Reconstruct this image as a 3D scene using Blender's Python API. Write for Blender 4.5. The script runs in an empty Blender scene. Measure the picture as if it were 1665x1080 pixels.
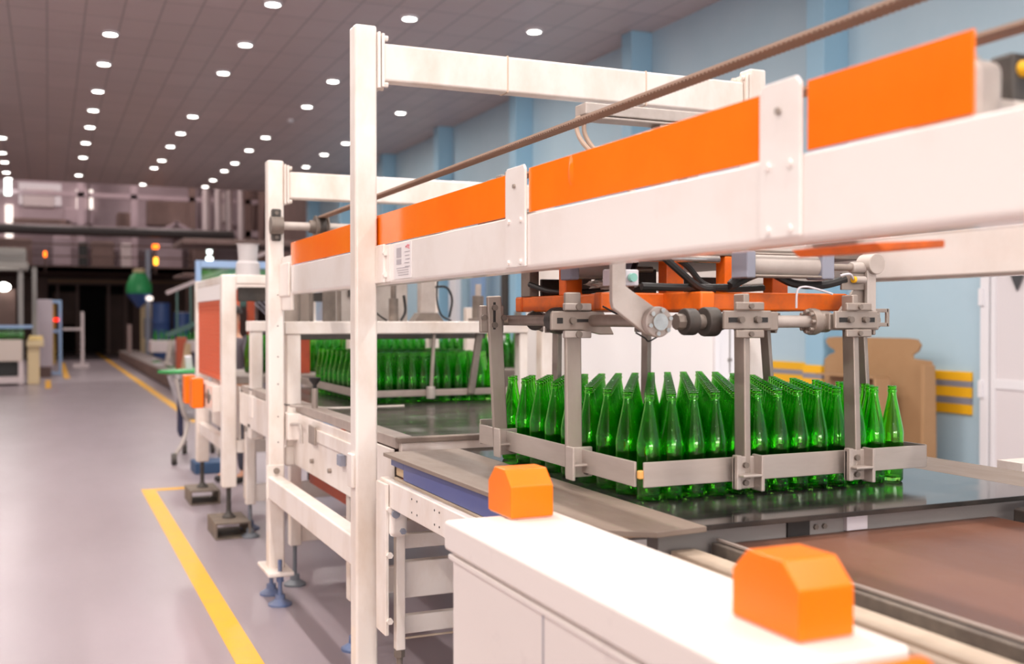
import bpy, bmesh, math, random
from mathutils import Vector, Matrix
random.seed(7)
S = bpy.context.scene
COL = S.collection
PI = math.pi

# ------------------------------------------------------------------ camera, world, exposure
CAM_H, YAW, PITCH = 1.65, math.radians(23.684), math.radians(0.70)
cd = bpy.data.cameras.new('camera'); cam = bpy.data.objects.new('camera', cd); COL.objects.link(cam)
cam.location = (0, 0, CAM_H)
cam.rotation_euler = (PI/2 - PITCH, 0, -YAW)
cd.sensor_width = 36.0; cd.lens = 36.0*1720/1665
cd.clip_start = .05; cd.clip_end = 300
cd.dof.use_dof = True; cd.dof.focus_distance = 3.7; cd.dof.aperture_fstop = 2.1
S.camera = cam
S.view_settings.view_transform = 'Standard'; S.view_settings.look = 'None'
S.view_settings.exposure = 0.27; S.view_settings.gamma = 1.0; S.view_settings.use_curve_mapping = False
W = bpy.data.worlds.new('world'); S.world = W; W.use_nodes = True
bg = W.node_tree.nodes['Background']; bg.inputs[0].default_value = (1.0, .93, .92, 1); bg.inputs[1].default_value = .43
try:
    cy = S.cycles
    cy.max_bounces = 34; cy.transparent_max_bounces = 24; cy.transmission_bounces = 30
    cy.glossy_bounces = 5; cy.diffuse_bounces = 4
    cy.caustics_reflective = False; cy.caustics_refractive = False
    cy.sample_clamp_indirect = 12.0
    cy.use_denoising = True
except Exception: pass

CEIL = 6.3
def lamp(name, loc, size, power, col=(1, .95, .9)):
    d = bpy.data.lights.new(name, 'AREA'); d.shape = 'DISK'; d.size = size; d.energy = power; d.color = col
    o = bpy.data.objects.new(name, d); o.location = loc; COL.objects.link(o); return o
def strip(name, loc, power, col=(1, .95, .9)):
    d = bpy.data.lights.new(name, 'AREA'); d.shape = 'RECTANGLE'; d.size = .16; d.size_y = 1.8; d.energy = power; d.color = col
    o = bpy.data.objects.new(name, d); o.location = loc; COL.objects.link(o); return o
# strip lights added out of view overhead: light the machine, highlight the bottles
for ix in (-7.0, -3.2, .6, 4.2):
    for iy in (-3.5, 0.5, 4.5, 8.5, 12.5):
        strip('added_strip_light', (ix, iy, CEIL - .06), 104)
# unseen round lamps added behind the camera, down the hall, for bottle glints
for ix in (-5.3, -1.15, .95, 3.05, 7.2):
    for iy in (-8, -12, -16.5, -21, -25.5, -30):
        lamp('ceiling_area_light', (ix, iy, CEIL - .05), .24, 55)
for ix, iy in ((-6, 47), (0, 47), (5, 47), (-3, 57), (3, 57)):
    lamp('added_gallery_light', (ix, iy, 11.8), .6, 290, (1, .86, .82))  # unseen lights added to brighten the far gallery
for ix in (-1.15, 3.05, 6.0):
    for iy in (18.3, 25.2, 32.3):
        lamp('ceiling_area_light', (ix, iy, CEIL - .09), .3, 85)

# ------------------------------------------------------------------ materials
MATS = {}
def mat(name, col, rough=.5, metal=0.0, dirt=None, scale=6.0, amount=.5, stretch=(1, 1, 1), bump=0.0, coat=0.0, emit=0.0, rvar=0.0, spec=.5):
    if name in MATS: return MATS[name]
    m = bpy.data.materials.new(name); m.use_nodes = True; n = m.node_tree.nodes; l = m.node_tree.links
    p = n['Principled BSDF']
    p.inputs['Base Color'].default_value = (*col, 1); p.inputs['Roughness'].default_value = rough
    p.inputs['Metallic'].default_value = metal; p.inputs['Coat Weight'].default_value = coat
    p.inputs['Specular IOR Level'].default_value = spec
    if emit: p.inputs['Emission Color'].default_value = (*col, 1); p.inputs['Emission Strength'].default_value = emit
    if dirt or bump or rvar:
        tc = n.new('ShaderNodeTexCoord'); mp = n.new('ShaderNodeMapping'); mp.inputs['Scale'].default_value = stretch
        l.new(tc.outputs['Object'], mp.inputs['Vector'])
        nz = n.new('ShaderNodeTexNoise'); nz.inputs['Scale'].default_value = scale; nz.inputs['Detail'].default_value = 6; nz.inputs['Roughness'].default_value = .62
        l.new(mp.outputs[0], nz.inputs['Vector'])
        if dirt:
            r = n.new('ShaderNodeValToRGB'); e = r.color_ramp.elements
            e[0].position = .5 - .28*amount; e[0].color = (0, 0, 0, 1); e[1].position = .86; e[1].color = (1, 1, 1, 1)
            l.new(nz.outputs['Fac'], r.inputs[0])
            mx = n.new('ShaderNodeMix'); mx.data_type = 'RGBA'; mx.inputs[6].default_value = (*col, 1); mx.inputs[7].default_value = (*dirt, 1)
            l.new(r.outputs[0], mx.inputs[0]); l.new(mx.outputs[2], p.inputs['Base Color'])
        if rvar:
            mr = n.new('ShaderNodeMapRange'); mr.inputs[3].default_value = max(.02, rough - rvar); mr.inputs[4].default_value = rough + rvar
            mr.inputs[1].default_value = .3; mr.inputs[2].default_value = .7
            l.new(nz.outputs['Fac'], mr.inputs[0]); l.new(mr.outputs[0], p.inputs['Roughness'])
        if bump:
            b = n.new('ShaderNodeBump'); b.inputs['Strength'].default_value = bump; b.inputs['Distance'].default_value = .01
            l.new(nz.outputs['Fac'], b.inputs['Height']); l.new(b.outputs[0], p.inputs['Normal'])
    MATS[name] = m; return m

white = mat('cream_white_paint', (.83, .755, .70), .33, dirt=(.60, .47, .37), scale=4.0, amount=.25, stretch=(1, 1, .5), coat=.15)
white2 = mat('clean_white_paint', (.85, .79, .75), .22, dirt=(.75, .66, .6), scale=2.5, amount=.1, coat=.3)
cabwhite = mat('cabinet_white_paint', (.77, .69, .645), .4, dirt=(.6, .52, .5), scale=9, amount=-.45)
orange = mat('orange_gloss_paint', (.96, .17, .002), .14, coat=.0, spec=.42, dirt=(.95, .225, .006), scale=1.6, amount=.3, bump=.06)
orange2 = mat('orange_frame_paint', (.90, .165, .008), .38, dirt=(.42, .10, .03), scale=9, amount=.1)
orange3 = mat('orange_plastic', (.96, .185, .0004), .32, spec=.3)
redor = mat('red_oxide_paint', (.50, .085, .03), .5, dirt=(.35, .06, .03), scale=8)
steel = mat('dusty_brushed_steel', (.40, .335, .29), .48, metal=.45, dirt=(.27, .22, .185), scale=7, amount=.6, stretch=(1, 1, .35), rvar=.1)
steeld = mat('dark_dusty_steel', (.17, .14, .12), .55, metal=.35, dirt=(.30, .25, .21), scale=9)
rim_m = mat('brushed_clamp_steel', (.52, .45, .405), .42, metal=.35, dirt=(.40, .33, .29), scale=5, stretch=(.4, .4, 2.5), rvar=.1)
chrome = mat('worn_bright_metal', (.72, .68, .64), .22, metal=.95, dirt=(.4, .36, .32), scale=25)
alu = mat('dusty_cast_metal', (.52, .46, .42), .55, metal=.25, dirt=(.40, .34, .3), scale=14)
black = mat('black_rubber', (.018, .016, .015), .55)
darkm = mat('dark_iron', (.05, .045, .042), .5, metal=.3, dirt=(.11, .09, .075), scale=12)
bluegrey = mat('blue_grey_paint', (.27, .28, .34), .5)
blue = mat('blue_side_panel', (.07, .092, .27), .38, dirt=(.10, .12, .28), scale=4)
footblue = mat('blue_foot_plastic', (.10, .15, .30), .5, dirt=(.2, .2, .24), scale=18)
footgrey = mat('grey_foot_plastic', (.16, .17, .19), .5)
brownbelt = mat('brown_belt', (.165, .062, .034), .4, dirt=(.215, .11, .075), scale=2.6, amount=.8, stretch=(1, .6, 1), rvar=.1)
dusty = mat('dusty_plate', (.265, .205, .165), .55, dirt=(.17, .125, .10), scale=5, amount=.7, stretch=(1, .35, 1), rvar=.12)
slide = mat('dark_polished_slide_plate', (.055, .052, .05), .085, metal=.55, dirt=(.2, .165, .14), scale=3.2, amount=.15, stretch=(.6, 2, 1), rvar=.07)
belt2 = mat('dark_modular_belt', (.045, .04, .036), .2, metal=.3, dirt=(.10, .085, .075), scale=2.6, amount=.6, stretch=(.5, 3, 1), rvar=.08)
guide = mat('dusty_guide_strip', (.40, .33, .29), .5, dirt=(.28, .22, .19), scale=8)
beige = mat('beige_rail', (.55, .44, .34), .5, dirt=(.38, .29, .21), scale=6)
belt_m = mat('brown_drive_belt', (.36, .25, .185), .6)
card = mat('cardboard', (.40, .235, .115), .8, dirt=(.35, .195, .09), scale=3)
card_in = mat('cardboard_edge', (.45, .27, .14), .8)
yellow = mat('yellow_paint', (.90, .47, .012), .5)
yline = mat('yellow_floor_paint', (.88, .44, .012), .42, dirt=(.74, .40, .07), scale=8, amount=.1)
greyst = mat('grey_paint_band', (.27, .26, .30), .5)
doorw = mat('door_white', (.74, .69, .70), .4)
doorf = mat('door_frame_white', (.82, .80, .82), .35)
paper = mat('paper_label', (.74, .69, .68), .7)
ink = mat('grey_print', (.42, .38, .4), .7)
redink = mat('red_print', (.70, .22, .25), .7)
wood = mat('pale_wood', (.62, .45, .28), .7, dirt=(.5, .34, .2), scale=5, stretch=(1, 1, .2))
lilac = mat('lilac_grey_paint', (.42, .32, .35), .6, dirt=(.32, .23, .25), scale=1.2)
brownd = mat('dark_brown_structure', (.10, .055, .045), .7, dirt=(.06, .034, .028), scale=1.5)
brownm = mat('mid_brown_structure', (.20, .125, .11), .7, dirt=(.13, .08, .07), scale=1.5)
pale = mat('pale_far_panel', (.62, .52, .52), .6)
greym = mat('mid_grey_paint', (.24, .22, .21), .5)
blueframe = mat('light_blue_frame_paint', (.26, .38, .58), .5)
bluedrum = mat('blue_drum', (.035, .075, .22), .45)
cream = mat('cream_panel', (.62, .48, .28), .5)
grass_green = mat('green_plastic', (.03, .30, .07), .4)
skin = mat('skin', (.58, .30, .19), .5)
hair_m = mat('dark_hair', (.03, .02, .016), .6)
hair_b = mat('brown_hair', (.13, .06, .03), .6)
shirt_m = mat('grey_work_shirt', (.135, .12, .14), .85)
trouser_m = mat('dark_trousers', (.05, .05, .07), .85)
navy = mat('navy_cloth', (.025, .025, .06), .85)
plast = mat('clear_pale_plastic', (.66, .62, .66), .35)
teal = mat('teal_cap', (.25, .55, .47), .5)
whiteflat = mat('white_enclosure_panel', (.80, .75, .73), .5)

def emis(name, col, s):
    m = bpy.data.materials.new(name); m.use_nodes = True; n = m.node_tree.nodes; n.clear()
    e = n.new('ShaderNodeEmission'); e.inputs[0].default_value = (*col, 1); e.inputs[1].default_value = s
    o = n.new('ShaderNodeOutputMaterial'); m.node_tree.links.new(e.outputs[0], o.inputs[0]); return m
lamp_e = emis('lamp_diffuser_glow', (1, .97, .90), 14)
lamp_w = emis('lit_window_glow', (1, .86, .78), 1.6)
lamp_w2 = emis('white_tube_glow', (.9, 1, .95), 4)
amber = emis('amber_beacon_glow', (1, .16, .01), 3.5)
amber2 = emis('yellow_beacon_glow', (1, .36, .03), 4)
redl = emis('red_lamp_glow', (1, .02, .01), 2.5)

def glass(name, tint, edge):
    m = bpy.data.materials.new(name); m.use_nodes = True; n = m.node_tree.nodes; l = m.node_tree.links; n.clear()
    out = n.new('ShaderNodeOutputMaterial')
    lw = n.new('ShaderNodeLayerWeight'); lw.inputs[0].default_value = .35
    rp = n.new('ShaderNodeMix'); rp.data_type = 'RGBA'; rp.inputs[6].default_value = (*tint, 1); rp.inputs[7].default_value = (*edge, 1)
    l.new(lw.outputs['Facing'], rp.inputs[0])
    tr = n.new('ShaderNodeBsdfTransparent'); l.new(rp.outputs[2], tr.inputs[0])
    tl = n.new('ShaderNodeBsdfTranslucent'); tl.inputs[0].default_value = (.035, .95, .02, 1)
    mt = n.new('ShaderNodeMixShader'); mt.inputs[0].default_value = .30; l.new(tr.outputs[0], mt.inputs[1]); l.new(tl.outputs[0], mt.inputs[2])
    gl = n.new('ShaderNodeBsdfGlossy'); gl.inputs['Roughness'].default_value = .05
    fr = n.new('ShaderNodeFresnel'); fr.inputs[0].default_value = 1.65
    mx = n.new('ShaderNodeMixShader'); l.new(fr.outputs[0], mx.inputs[0]); l.new(mt.outputs[0], mx.inputs[1]); l.new(gl.outputs[0], mx.inputs[2])
    l.new(mx.outputs[0], out.inputs[0]); MATS[name] = m; return m
def bottle_glass(name, c):
    m = bpy.data.materials.new(name); m.use_nodes = True; n = m.node_tree.nodes; l = m.node_tree.links; n.clear()
    out = n.new('ShaderNodeOutputMaterial'); rf = n.new('ShaderNodeBsdfRefraction'); rf.inputs['IOR'].default_value = 1.5
    rf.inputs['Roughness'].default_value = 0.0; rf.inputs[0].default_value = (*c, 1)
    gs = n.new('ShaderNodeBsdfGlossy'); gs.inputs['Roughness'].default_value = .018; gs.inputs[0].default_value = (1, 1, 1, 1)
    fr = n.new('ShaderNodeFresnel'); fr.inputs[0].default_value = 1.46
    m1 = n.new('ShaderNodeMixShader'); l.new(fr.outputs[0], m1.inputs[0]); l.new(rf.outputs[0], m1.inputs[1]); l.new(gs.outputs[0], m1.inputs[2])
    tl = n.new('ShaderNodeBsdfTranslucent'); tl.inputs[0].default_value = (.05, .9, .02, 1)
    mx = n.new('ShaderNodeMixShader'); mx.inputs[0].default_value = .055
    l.new(m1.outputs[0], mx.inputs[1]); l.new(tl.outputs[0], mx.inputs[2]); l.new(mx.outputs[0], out.inputs[0]); MATS[name] = m; return m
bottle_green = bottle_glass('thick_green_bottle_glass', (.60, .985, .40))
green = glass('green_bottle_glass', (.66, .985, .50), (.12, .72, .06))
clear = glass('clear_screen', (.90, .93, .97), (.7, .75, .8))

# ------------------------------------------------------------------ mesh builder
class B:
    def __init__(s): s.bm = bmesh.new()
    def box(s, x0, x1, y0, y1, z0, z1):
        v = [s.bm.verts.new((x, y, z)) for x in (x0, x1) for y in (y0, y1) for z in (z0, z1)]
        for f in ((0, 1, 3, 2), (4, 6, 7, 5), (0, 4, 5, 1), (2, 3, 7, 6), (0, 2, 6, 4), (1, 5, 7, 3)):
            s.bm.faces.new([v[i] for i in f])
        return s
    def obox(s, c, sz, rot):
        a, b, d = sz[0]/2, sz[1]/2, sz[2]/2
        v = [s.bm.verts.new(Vector(c) + rot @ Vector((x, y, z))) for x in (-a, a) for y in (-b, b) for z in (-d, d)]
        for f in ((0, 1, 3, 2), (4, 6, 7, 5), (0, 4, 5, 1), (2, 3, 7, 6), (0, 2, 6, 4), (1, 5, 7, 3)):
            s.bm.faces.new([v[i] for i in f])
        return s
    def bar(s, p0, p1, w, h, upv=(0, 0, 1)):
        p0, p1 = Vector(p0), Vector(p1); z = (p1-p0); L = z.length; z = z/L
        u = Vector(upv)
        if abs(u.dot(z)) > .98: u = Vector((0, 1, 0))
        x = u.cross(z).normalized(); y = z.cross(x)
        return s.obox((p0+p1)/2, (w, h, L), Matrix((x, y, z)).transposed())
    def cyl(s, p0, p1, r, n=16, r2=None):
        p0, p1 = Vector(p0), Vector(p1); z = (p1-p0).normalized()
        u = Vector((0, 0, 1)) if abs(z.z) < .9 else Vector((1, 0, 0))
        x = u.cross(z).normalized(); y = z.cross(x); r2 = r if r2 is None else r2
        A = [s.bm.verts.new(p0 + (x*math.cos(t)+y*math.sin(t))*r) for t in [2*PI*i/n for i in range(n)]]
        Bv = [s.bm.verts.new(p1 + (x*math.cos(t)+y*math.sin(t))*r2) for t in [2*PI*i/n for i in range(n)]]
        for i in range(n): s.bm.faces.new((A[i], A[(i+1) % n], Bv[(i+1) % n], Bv[i]))
        s.bm.faces.new(A[::-1]); s.bm.faces.new(Bv); return s
    def lathe(s, c, prof, n=24, cap0=True, cap1=True):
        c = Vector(c); rings = []
        for r, z in prof:
            rings.append([s.bm.verts.new(c + Vector((r*math.cos(2*PI*i/n), r*math.sin(2*PI*i/n), z))) for i in range(n)])
        for a, b in zip(rings, rings[1:]):
            for i in range(n): s.bm.faces.new((a[i], a[(i+1) % n], b[(i+1) % n], b[i]))
        if cap0: s.bm.faces.new(rings[0][::-1])
        if cap1: s.bm.faces.new(rings[-1])
        return s
    def prism(s, poly, axis, a0, a1):
        def P(u, v, a):
            return {'X': (a, u, v), 'Y': (u, a, v), 'Z': (u, v, a)}[axis]
        A = [s.bm.verts.new(P(u, v, a0)) for u, v in poly]; C = [s.bm.verts.new(P(u, v, a1)) for u, v in poly]
        n = len(poly)
        for i in range(n): s.bm.faces.new((A[i], A[(i+1) % n], C[(i+1) % n], C[i]))
        s.bm.faces.new(A[::-1]); s.bm.faces.new(C); return s
    def tube(s, pts, r, n=8):
        pts = smooth_path([Vector(p) for p in pts]); rings = []
        pv = None
        for i, p in enumerate(pts):
            t = (pts[min(i+1, len(pts)-1)] - pts[max(i-1, 0)]).normalized()
            if pv is None: u = Vector((0, 0, 1)) if abs(t.z) < .9 else Vector((1, 0, 0))
            else: u = pv
            x = u.cross(t).normalized(); y = t.cross(x); pv = y
            rings.append([s.bm.verts.new(p + (x*math.cos(2*PI*k/n)+y*math.sin(2*PI*k/n))*r) for k in range(n)])
        for a, b in zip(rings, rings[1:]):
            for i in range(n): s.bm.faces.new((a[i], a[(i+1) % n], b[(i+1) % n], b[i]))
        s.bm.faces.new(rings[0][::-1]); s.bm.faces.new(rings[-1]); return s
    def bolt(s, p, ax, r=.008, h=.007):
        p = Vector(p); d = Vector(ax); return s.cyl(p, p + d*h, r, 6)
    def split(s, name, m, parent=None, bevel=0.0):
        s.bm.verts.index_update(); s.bm.verts.ensure_lookup_table(); seen = set(); out = []
        for v0 in s.bm.verts:
            if v0.index in seen: continue
            st, isl = [v0], []; seen.add(v0.index)
            while st:
                v = st.pop(); isl.append(v)
                for e in v.link_edges:
                    w = e.other_vert(v)
                    if w.index not in seen: seen.add(w.index); st.append(w)
            ids = {v.index: k for k, v in enumerate(isl)}; nb_ = B()
            vs = [nb_.bm.verts.new(v.co) for v in isl]
            for f in {f for v in isl for f in v.link_faces}: nb_.bm.faces.new([vs[ids[v.index]] for v in f.verts])
            out.append(nb_.obj(name, m, parent, bevel))
        s.bm.free(); return out
    def obj(s, name, m, parent=None, bevel=0.0, seg=2, smooth=True):
        me = bpy.data.meshes.new(name)
        bmesh.ops.recalc_face_normals(s.bm, faces=s.bm.faces)
        off = Vector((0, 0, 0)); q = parent
        while q is not None: off += Vector(q.location); q = q.parent
        if parent is None:
            vs = [v.co for v in s.bm.verts]
            off = Vector(((min(v.x for v in vs)+max(v.x for v in vs))/2, (min(v.y for v in vs)+max(v.y for v in vs))/2, min(v.z for v in vs)))
        bmesh.ops.translate(s.bm, vec=-off, verts=s.bm.verts)
        s.bm.to_mesh(me); s.bm.free()
        o = bpy.data.objects.new(name, me); COL.objects.link(o); me.materials.append(m)
        if parent is None: o.location = off
        else: o.parent = parent
        if smooth:
            for p in me.polygons: p.use_smooth = True
            try: me.set_sharp_from_angle(angle=math.radians(35))
            except Exception: pass
        if bevel:
            b = o.modifiers.new('edge', 'BEVEL'); b.width = bevel; b.segments = seg; b.limit_method = 'ANGLE'; b.angle_limit = math.radians(40)
            b.harden_normals = True
        return o
def smooth_path(p, k=5):
    if len(p) < 3: return p
    q = [p[0]] + p + [p[-1]]; out = []
    for i in range(1, len(q)-2):
        a, b, c, d = q[i-1:i+3]
        for j in range(k):
            t = j/k
            out.append(.5*((2*b) + (c-a)*t + (2*a-5*b+4*c-d)*t*t + (3*b-a-3*c+d)*t**3))
    out.append(p[-1]); return out
def tag(o, label=None, cat=None, group=None, kind=None):
    if label: o['label'] = label
    if cat: o['category'] = cat
    if group: o['group'] = group
    if kind: o['kind'] = kind
    return o
def thing(name, loc, label, cat, group=None, kind=None):
    o = bpy.data.objects.new(name, None); o.location = loc; o.empty_display_size = .1; COL.objects.link(o)
    return tag(o, label, cat, group, kind)
def copy_tree(o, loc=None, parent=None):
    c = o.copy(); COL.objects.link(c)
    if parent is not None: c.parent = parent
    if loc is not None: c.location = loc
    for ch in list(o.children): copy_tree(ch, None, c)
    return c
def struct(b, name, m, bevel=0, label=None):
    o = b.obj(name, m, None, bevel); o['kind'] = 'structure'
    if label: o['label'] = label
    return o

# ------------------------------------------------------------------ room
def floor_mat():
    m = mat('painted_concrete_floor', (.35, .29, .318), .33, dirt=(.285, .232, .25), scale=.55, amount=.9, stretch=(1.6, .5, 1), rvar=.04)
    return m
def ceiling_mat():
    m = bpy.data.materials.new('ceiling_panels'); m.use_nodes = True; n = m.node_tree.nodes; l = m.node_tree.links; p = n['Principled BSDF']
    tc = n.new('ShaderNodeTexCoord'); sp = n.new('ShaderNodeSeparateXYZ'); l.new(tc.outputs['Object'], sp.inputs[0])
    cb = n.new('ShaderNodeCombineXYZ'); l.new(sp.outputs[1], cb.inputs[0]); l.new(sp.outputs[0], cb.inputs[1])
    br = n.new('ShaderNodeTexBrick'); br.offset = 0; br.inputs['Scale'].default_value = 1.0
    br.inputs['Brick Width'].default_value = 1.15; br.inputs['Row Height'].default_value = .53; br.inputs['Mortar Size'].default_value = .018; br.inputs['Mortar Smooth'].default_value = .4
    br.inputs['Color1'].default_value = (.61, .48, .45, 1); br.inputs['Color2'].default_value = (.565, .445, .415, 1); br.inputs['Mortar'].default_value = (.37, .295, .275, 1)
    l.new(cb.outputs[0], br.inputs[0]); l.new(br.outputs[0], p.inputs['Base Color'])
    nz = n.new('ShaderNodeTexNoise'); nz.inputs['Scale'].default_value = .8; mp = n.new('ShaderNodeMapping'); mp.inputs['Scale'].default_value = (.5, 2.2, 1)
    l.new(tc.outputs['Object'], mp.inputs[0]); l.new(mp.outputs[0], nz.inputs[0])
    bp = n.new('ShaderNodeBump'); bp.inputs['Strength'].default_value = .5; bp.inputs['Distance'].default_value = .06; l.new(nz.outputs[0], bp.inputs['Height']); l.new(bp.outputs[0], p.inputs['Normal'])
    p.inputs['Roughness'].default_value = .42
    return m
wallblue = mat('pale_blue_wall_paint', (.44, .60, .69), .55, dirt=(.50, .645, .73), scale=.9, amount=.4)
pilblue = mat('blue_pilaster_paint', (.30, .50, .64), .5)
struct(B().box(-22, 9.3, -34, 64, -.12, 0), 'floor', floor_mat())
struct(B().box(-22, 9.3, -34, 39.0, CEIL, CEIL+.2), 'ceiling', ceiling_mat())
struct(B().box(9, 9.3, -34, 39.0, 0, CEIL), 'wall_right', wallblue)
struct(B().box(-30, 30, 62, 62.3, 0, 13), 'wall_back', brownm)
struct(B().box(9.0, 9.3, 39.0, 62, 0, 13), 'wall_right.001', brownm)
struct(B().box(-30, 30, 41.5, 62, 12.5, 12.7), 'ceiling.001', brownd)
for k in range(8):
    y0 = 5.64 + 4.61*k
    struct(B().box(8.62, 9.0, y0, y0 + .33, 0, CEIL), 'pilaster', pilblue, .01)
struct(B().box(-22, 9.3, -34.3, -34, 0, CEIL), 'wall_rear', pale)
for k in range(6):  # glowing panes added in the unseen rear wall to put glints on the bottles
    x0 = -17 + 4.2*k
    struct(B().box(x0, x0+1.9, -34.0, -33.97, 1.2, 5.2), 'window_%d' % (6+k), emis('added_window_glow', (1, .97, .95), 26))
# floor markings
def mark(name, x0, x1, y0, y1, label):
    o = B().box(x0, x1, y0, y1, 0.0005, .003).obj(name, yline); tag(o, label, kind='structure'); return o
mark('floor_marking', .815, .94, -2, 10.78, 'broad yellow line along the walkway')
mark('floor_marking.001', .94, 1.35, 10.66, 10.78, 'yellow cross line')
mark('floor_marking.002', 2.10, 2.26, 17.5, 56, 'yellow line along the low track')
mark('floor_marking.003', .40, .56, 31.8, 43.5, 'far yellow line on the left')
mark('floor_marking.004', -.07, .06, 27.4, 31.2, 'short yellow dash on the left')
# bumper stripes on the right wall
for z0, z1, m in ((.985, 1.085, yellow), (.92, .985, greyst), (.81, .92, yellow), (.735, .81, greyst), (.63, .735, yellow)):
    struct(B().box(8.97, 9.0, 8.32, 14.6, z0, z1).box(8.60, 8.62, 10.23, 10.60, z0, z1).box(8.60, 8.64, 10.225, 10.25, z0, z1), 'trim_1' if m is yellow else 'trim_2', m, .003)
# white door in the right wall
dr = thing('door_1', (8.97, 7.6, 0), 'white double-leaf panelled door in the blue wall', None, kind='structure')
B().box(8.93, 9.0, 8.06, 8.17, 0, 2.7).box(8.93, 9.0, 6.3, 6.4, 0, 2.7).box(8.93, 9.0, 6.4, 8.06, 2.6, 2.7).obj('door_frame', doorf, dr, .006)
B().box(8.95, 8.985, 6.42, 8.04, .02, 2.58).obj('door_panel', doorw, dr, .004)
B().box(8.935, 8.95, 7.98, 8.04, .02, 2.58).box(8.935, 8.95, 6.42, 6.5, .02, 2.58).box(8.935, 8.95, 6.5, 7.98, .93, 1.03).box(8.935, 8.95, 6.5, 7.98, .02, .12).obj('door_rail', doorf, dr, .004)
for z in (.92, 1.88):
    B().box(8.9, 8.93, 8.12, 8.17, z-.09, z+.09).obj('hinge', doorf, dr, .004)
o = B().prism([(7.80, 2.12), (7.62, 2.12), (7.71, 1.93)], 'X', 8.925, 8.934).obj('triangle_sign', mat('dark_sign', (.06, .06, .065), .5)); tag(o, 'dark triangular sign hanging on the white door', 'sign')

# ------------------------------------------------------------------ ceiling lights
row_text = {-1.15: 'round white light in the far left ceiling row above the old machine', .95: 'round white light in the ceiling row over the walkway',
            3.05: 'round white light in the ceiling row over the bottle machine', 5.1: 'round white light in the ceiling row just right of the tall white post',
            7.2: 'round white light in the ceiling row nearest the blue wall'}
lt = thing('ceiling_light', (0, 0, CEIL), 'light', 'light')
B().lathe((0, 0, CEIL-.035), [(.105, 0), (.13, .004), (.135, .035), (.105, .035)], 24, False, False).obj('trim_ring', doorf, lt)
B().lathe((0, 0, CEIL-.03), [(.106, 0), (.106, .012)], 24).obj('diffuser', lamp_e, lt)
first = True
LIGHTS = [(3.05, 15.7), (.95, 18.4), (3.07, 18.2), (5.12, 15.6), (7.19, 15.5), (.95, 20.6), (3.04, 20.45), (5.1, 20.3), (.95, 23.1), (5.19, 22.95), (7.27, 22.8),
          (.94, 25.25), (3.05, 25.1), (.95, 27.5), (3.05, 27.5), (5.1, 27.25), (7.2, 27.3), (.93, 30), (3.03, 29.7), (5.07, 29.5), (7.13, 29.4), (.94, 32.7), (3.06, 32.4), (5.1, 32.1),
          (7.2, 32), (.93, 36.8), (3.0, 34.1), (5.06, 33.9), (5.05, 36.3), (5.05, 38.2), (3.0, 38.4), (-1.06, 30), (-1.15, 32.7), (-1.15, 34.6), (-1.18, 37), (-1.17, 38.6)]
for x, y in LIGHTS:
    l_ = lt if first else copy_tree(lt); first = False
    l_.location = (x, y, CEIL)
    k = min(row_text, key=lambda q: abs(q-x)); tag(l_, row_text[k], 'light', {-1.15: 'ceiling lights of the far left row', .95: 'ceiling lights over the walkway', 3.05: 'ceiling lights over the bottle machine', 5.1: 'ceiling lights right of the tall post', 7.2: 'ceiling lights nearest the blue wall'}[k])
o = B().lathe((5.2, 24.7, CEIL-.06), [(.05, 0), (.07, .02), (.07, .06)], 16).obj('smoke_detector', doorf); tag(o, 'small white smoke detector on the ceiling between the lights', 'detector')

# ------------------------------------------------------------------ gantry frame with overhead rails
g = thing('transfer_gantry', (2.1, 5.0, 0), 'tall cream-white portal frame with overhead orange and white rails', 'machine frame')
def foot(x, y, parent, m=footblue, z0=0.0, zt=.24, rod=steeld):
    f = B().lathe((x, y, z0), [(.068, 0), (.068, .012), (.03, .035), (.028, .062)], 20).obj('levelling_foot', m, parent)
    B().cyl((x, y, z0+.06), (x, y, zt), .012, 10).cyl((x, y, z0+.10), (x, y, z0+.125), .02, 6).obj('threaded_rod', rod, f if parent.parent is None else parent)
    return f
def post(x0, x1, y0, y1, ztop, feet):
    zb = .17 if y0 > 5 else .13
    p = B().box(x0, x1, y0, y1, zb, ztop).obj('post', white, g, .012, 3)
    cx, cyy = (x0+x1)/2, (y0+y1)/2
    B().box(cx-.075, cx+.075, cyy-.18, cyy+.17, zb, zb+.025).obj('base_plate', white, p, .008)
    for (dx, dy) in ((0, -.135), (0, .13)):
        f = B().lathe((cx+dx, cyy+dy, 0), [(.068, 0), (.068, .012), (.03, .035), (.028, .062)], 20).cyl((cx+dx, cyy+dy, .06), (cx+dx, cyy+dy, zb+.09), .012, 10).cyl((cx+dx, cyy+dy, zb-.035), (cx+dx, cyy+dy, zb-.002), .022, 6)
        f.obj('levelling_foot', footblue, p)
    return p
pL1 = post(1.152, 1.246, 4.22, 4.312, 2.858, 1)
pL2 = post(1.172, 1.266, 6.2, 6.292, 2.575, 1)
pR1 = post(3.105, 3.20, 4.22, 4.312, 2.86, 1)
pR2 = post(2.93, 3.025, 6.2, 6.292, 2.575, 1)
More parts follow.
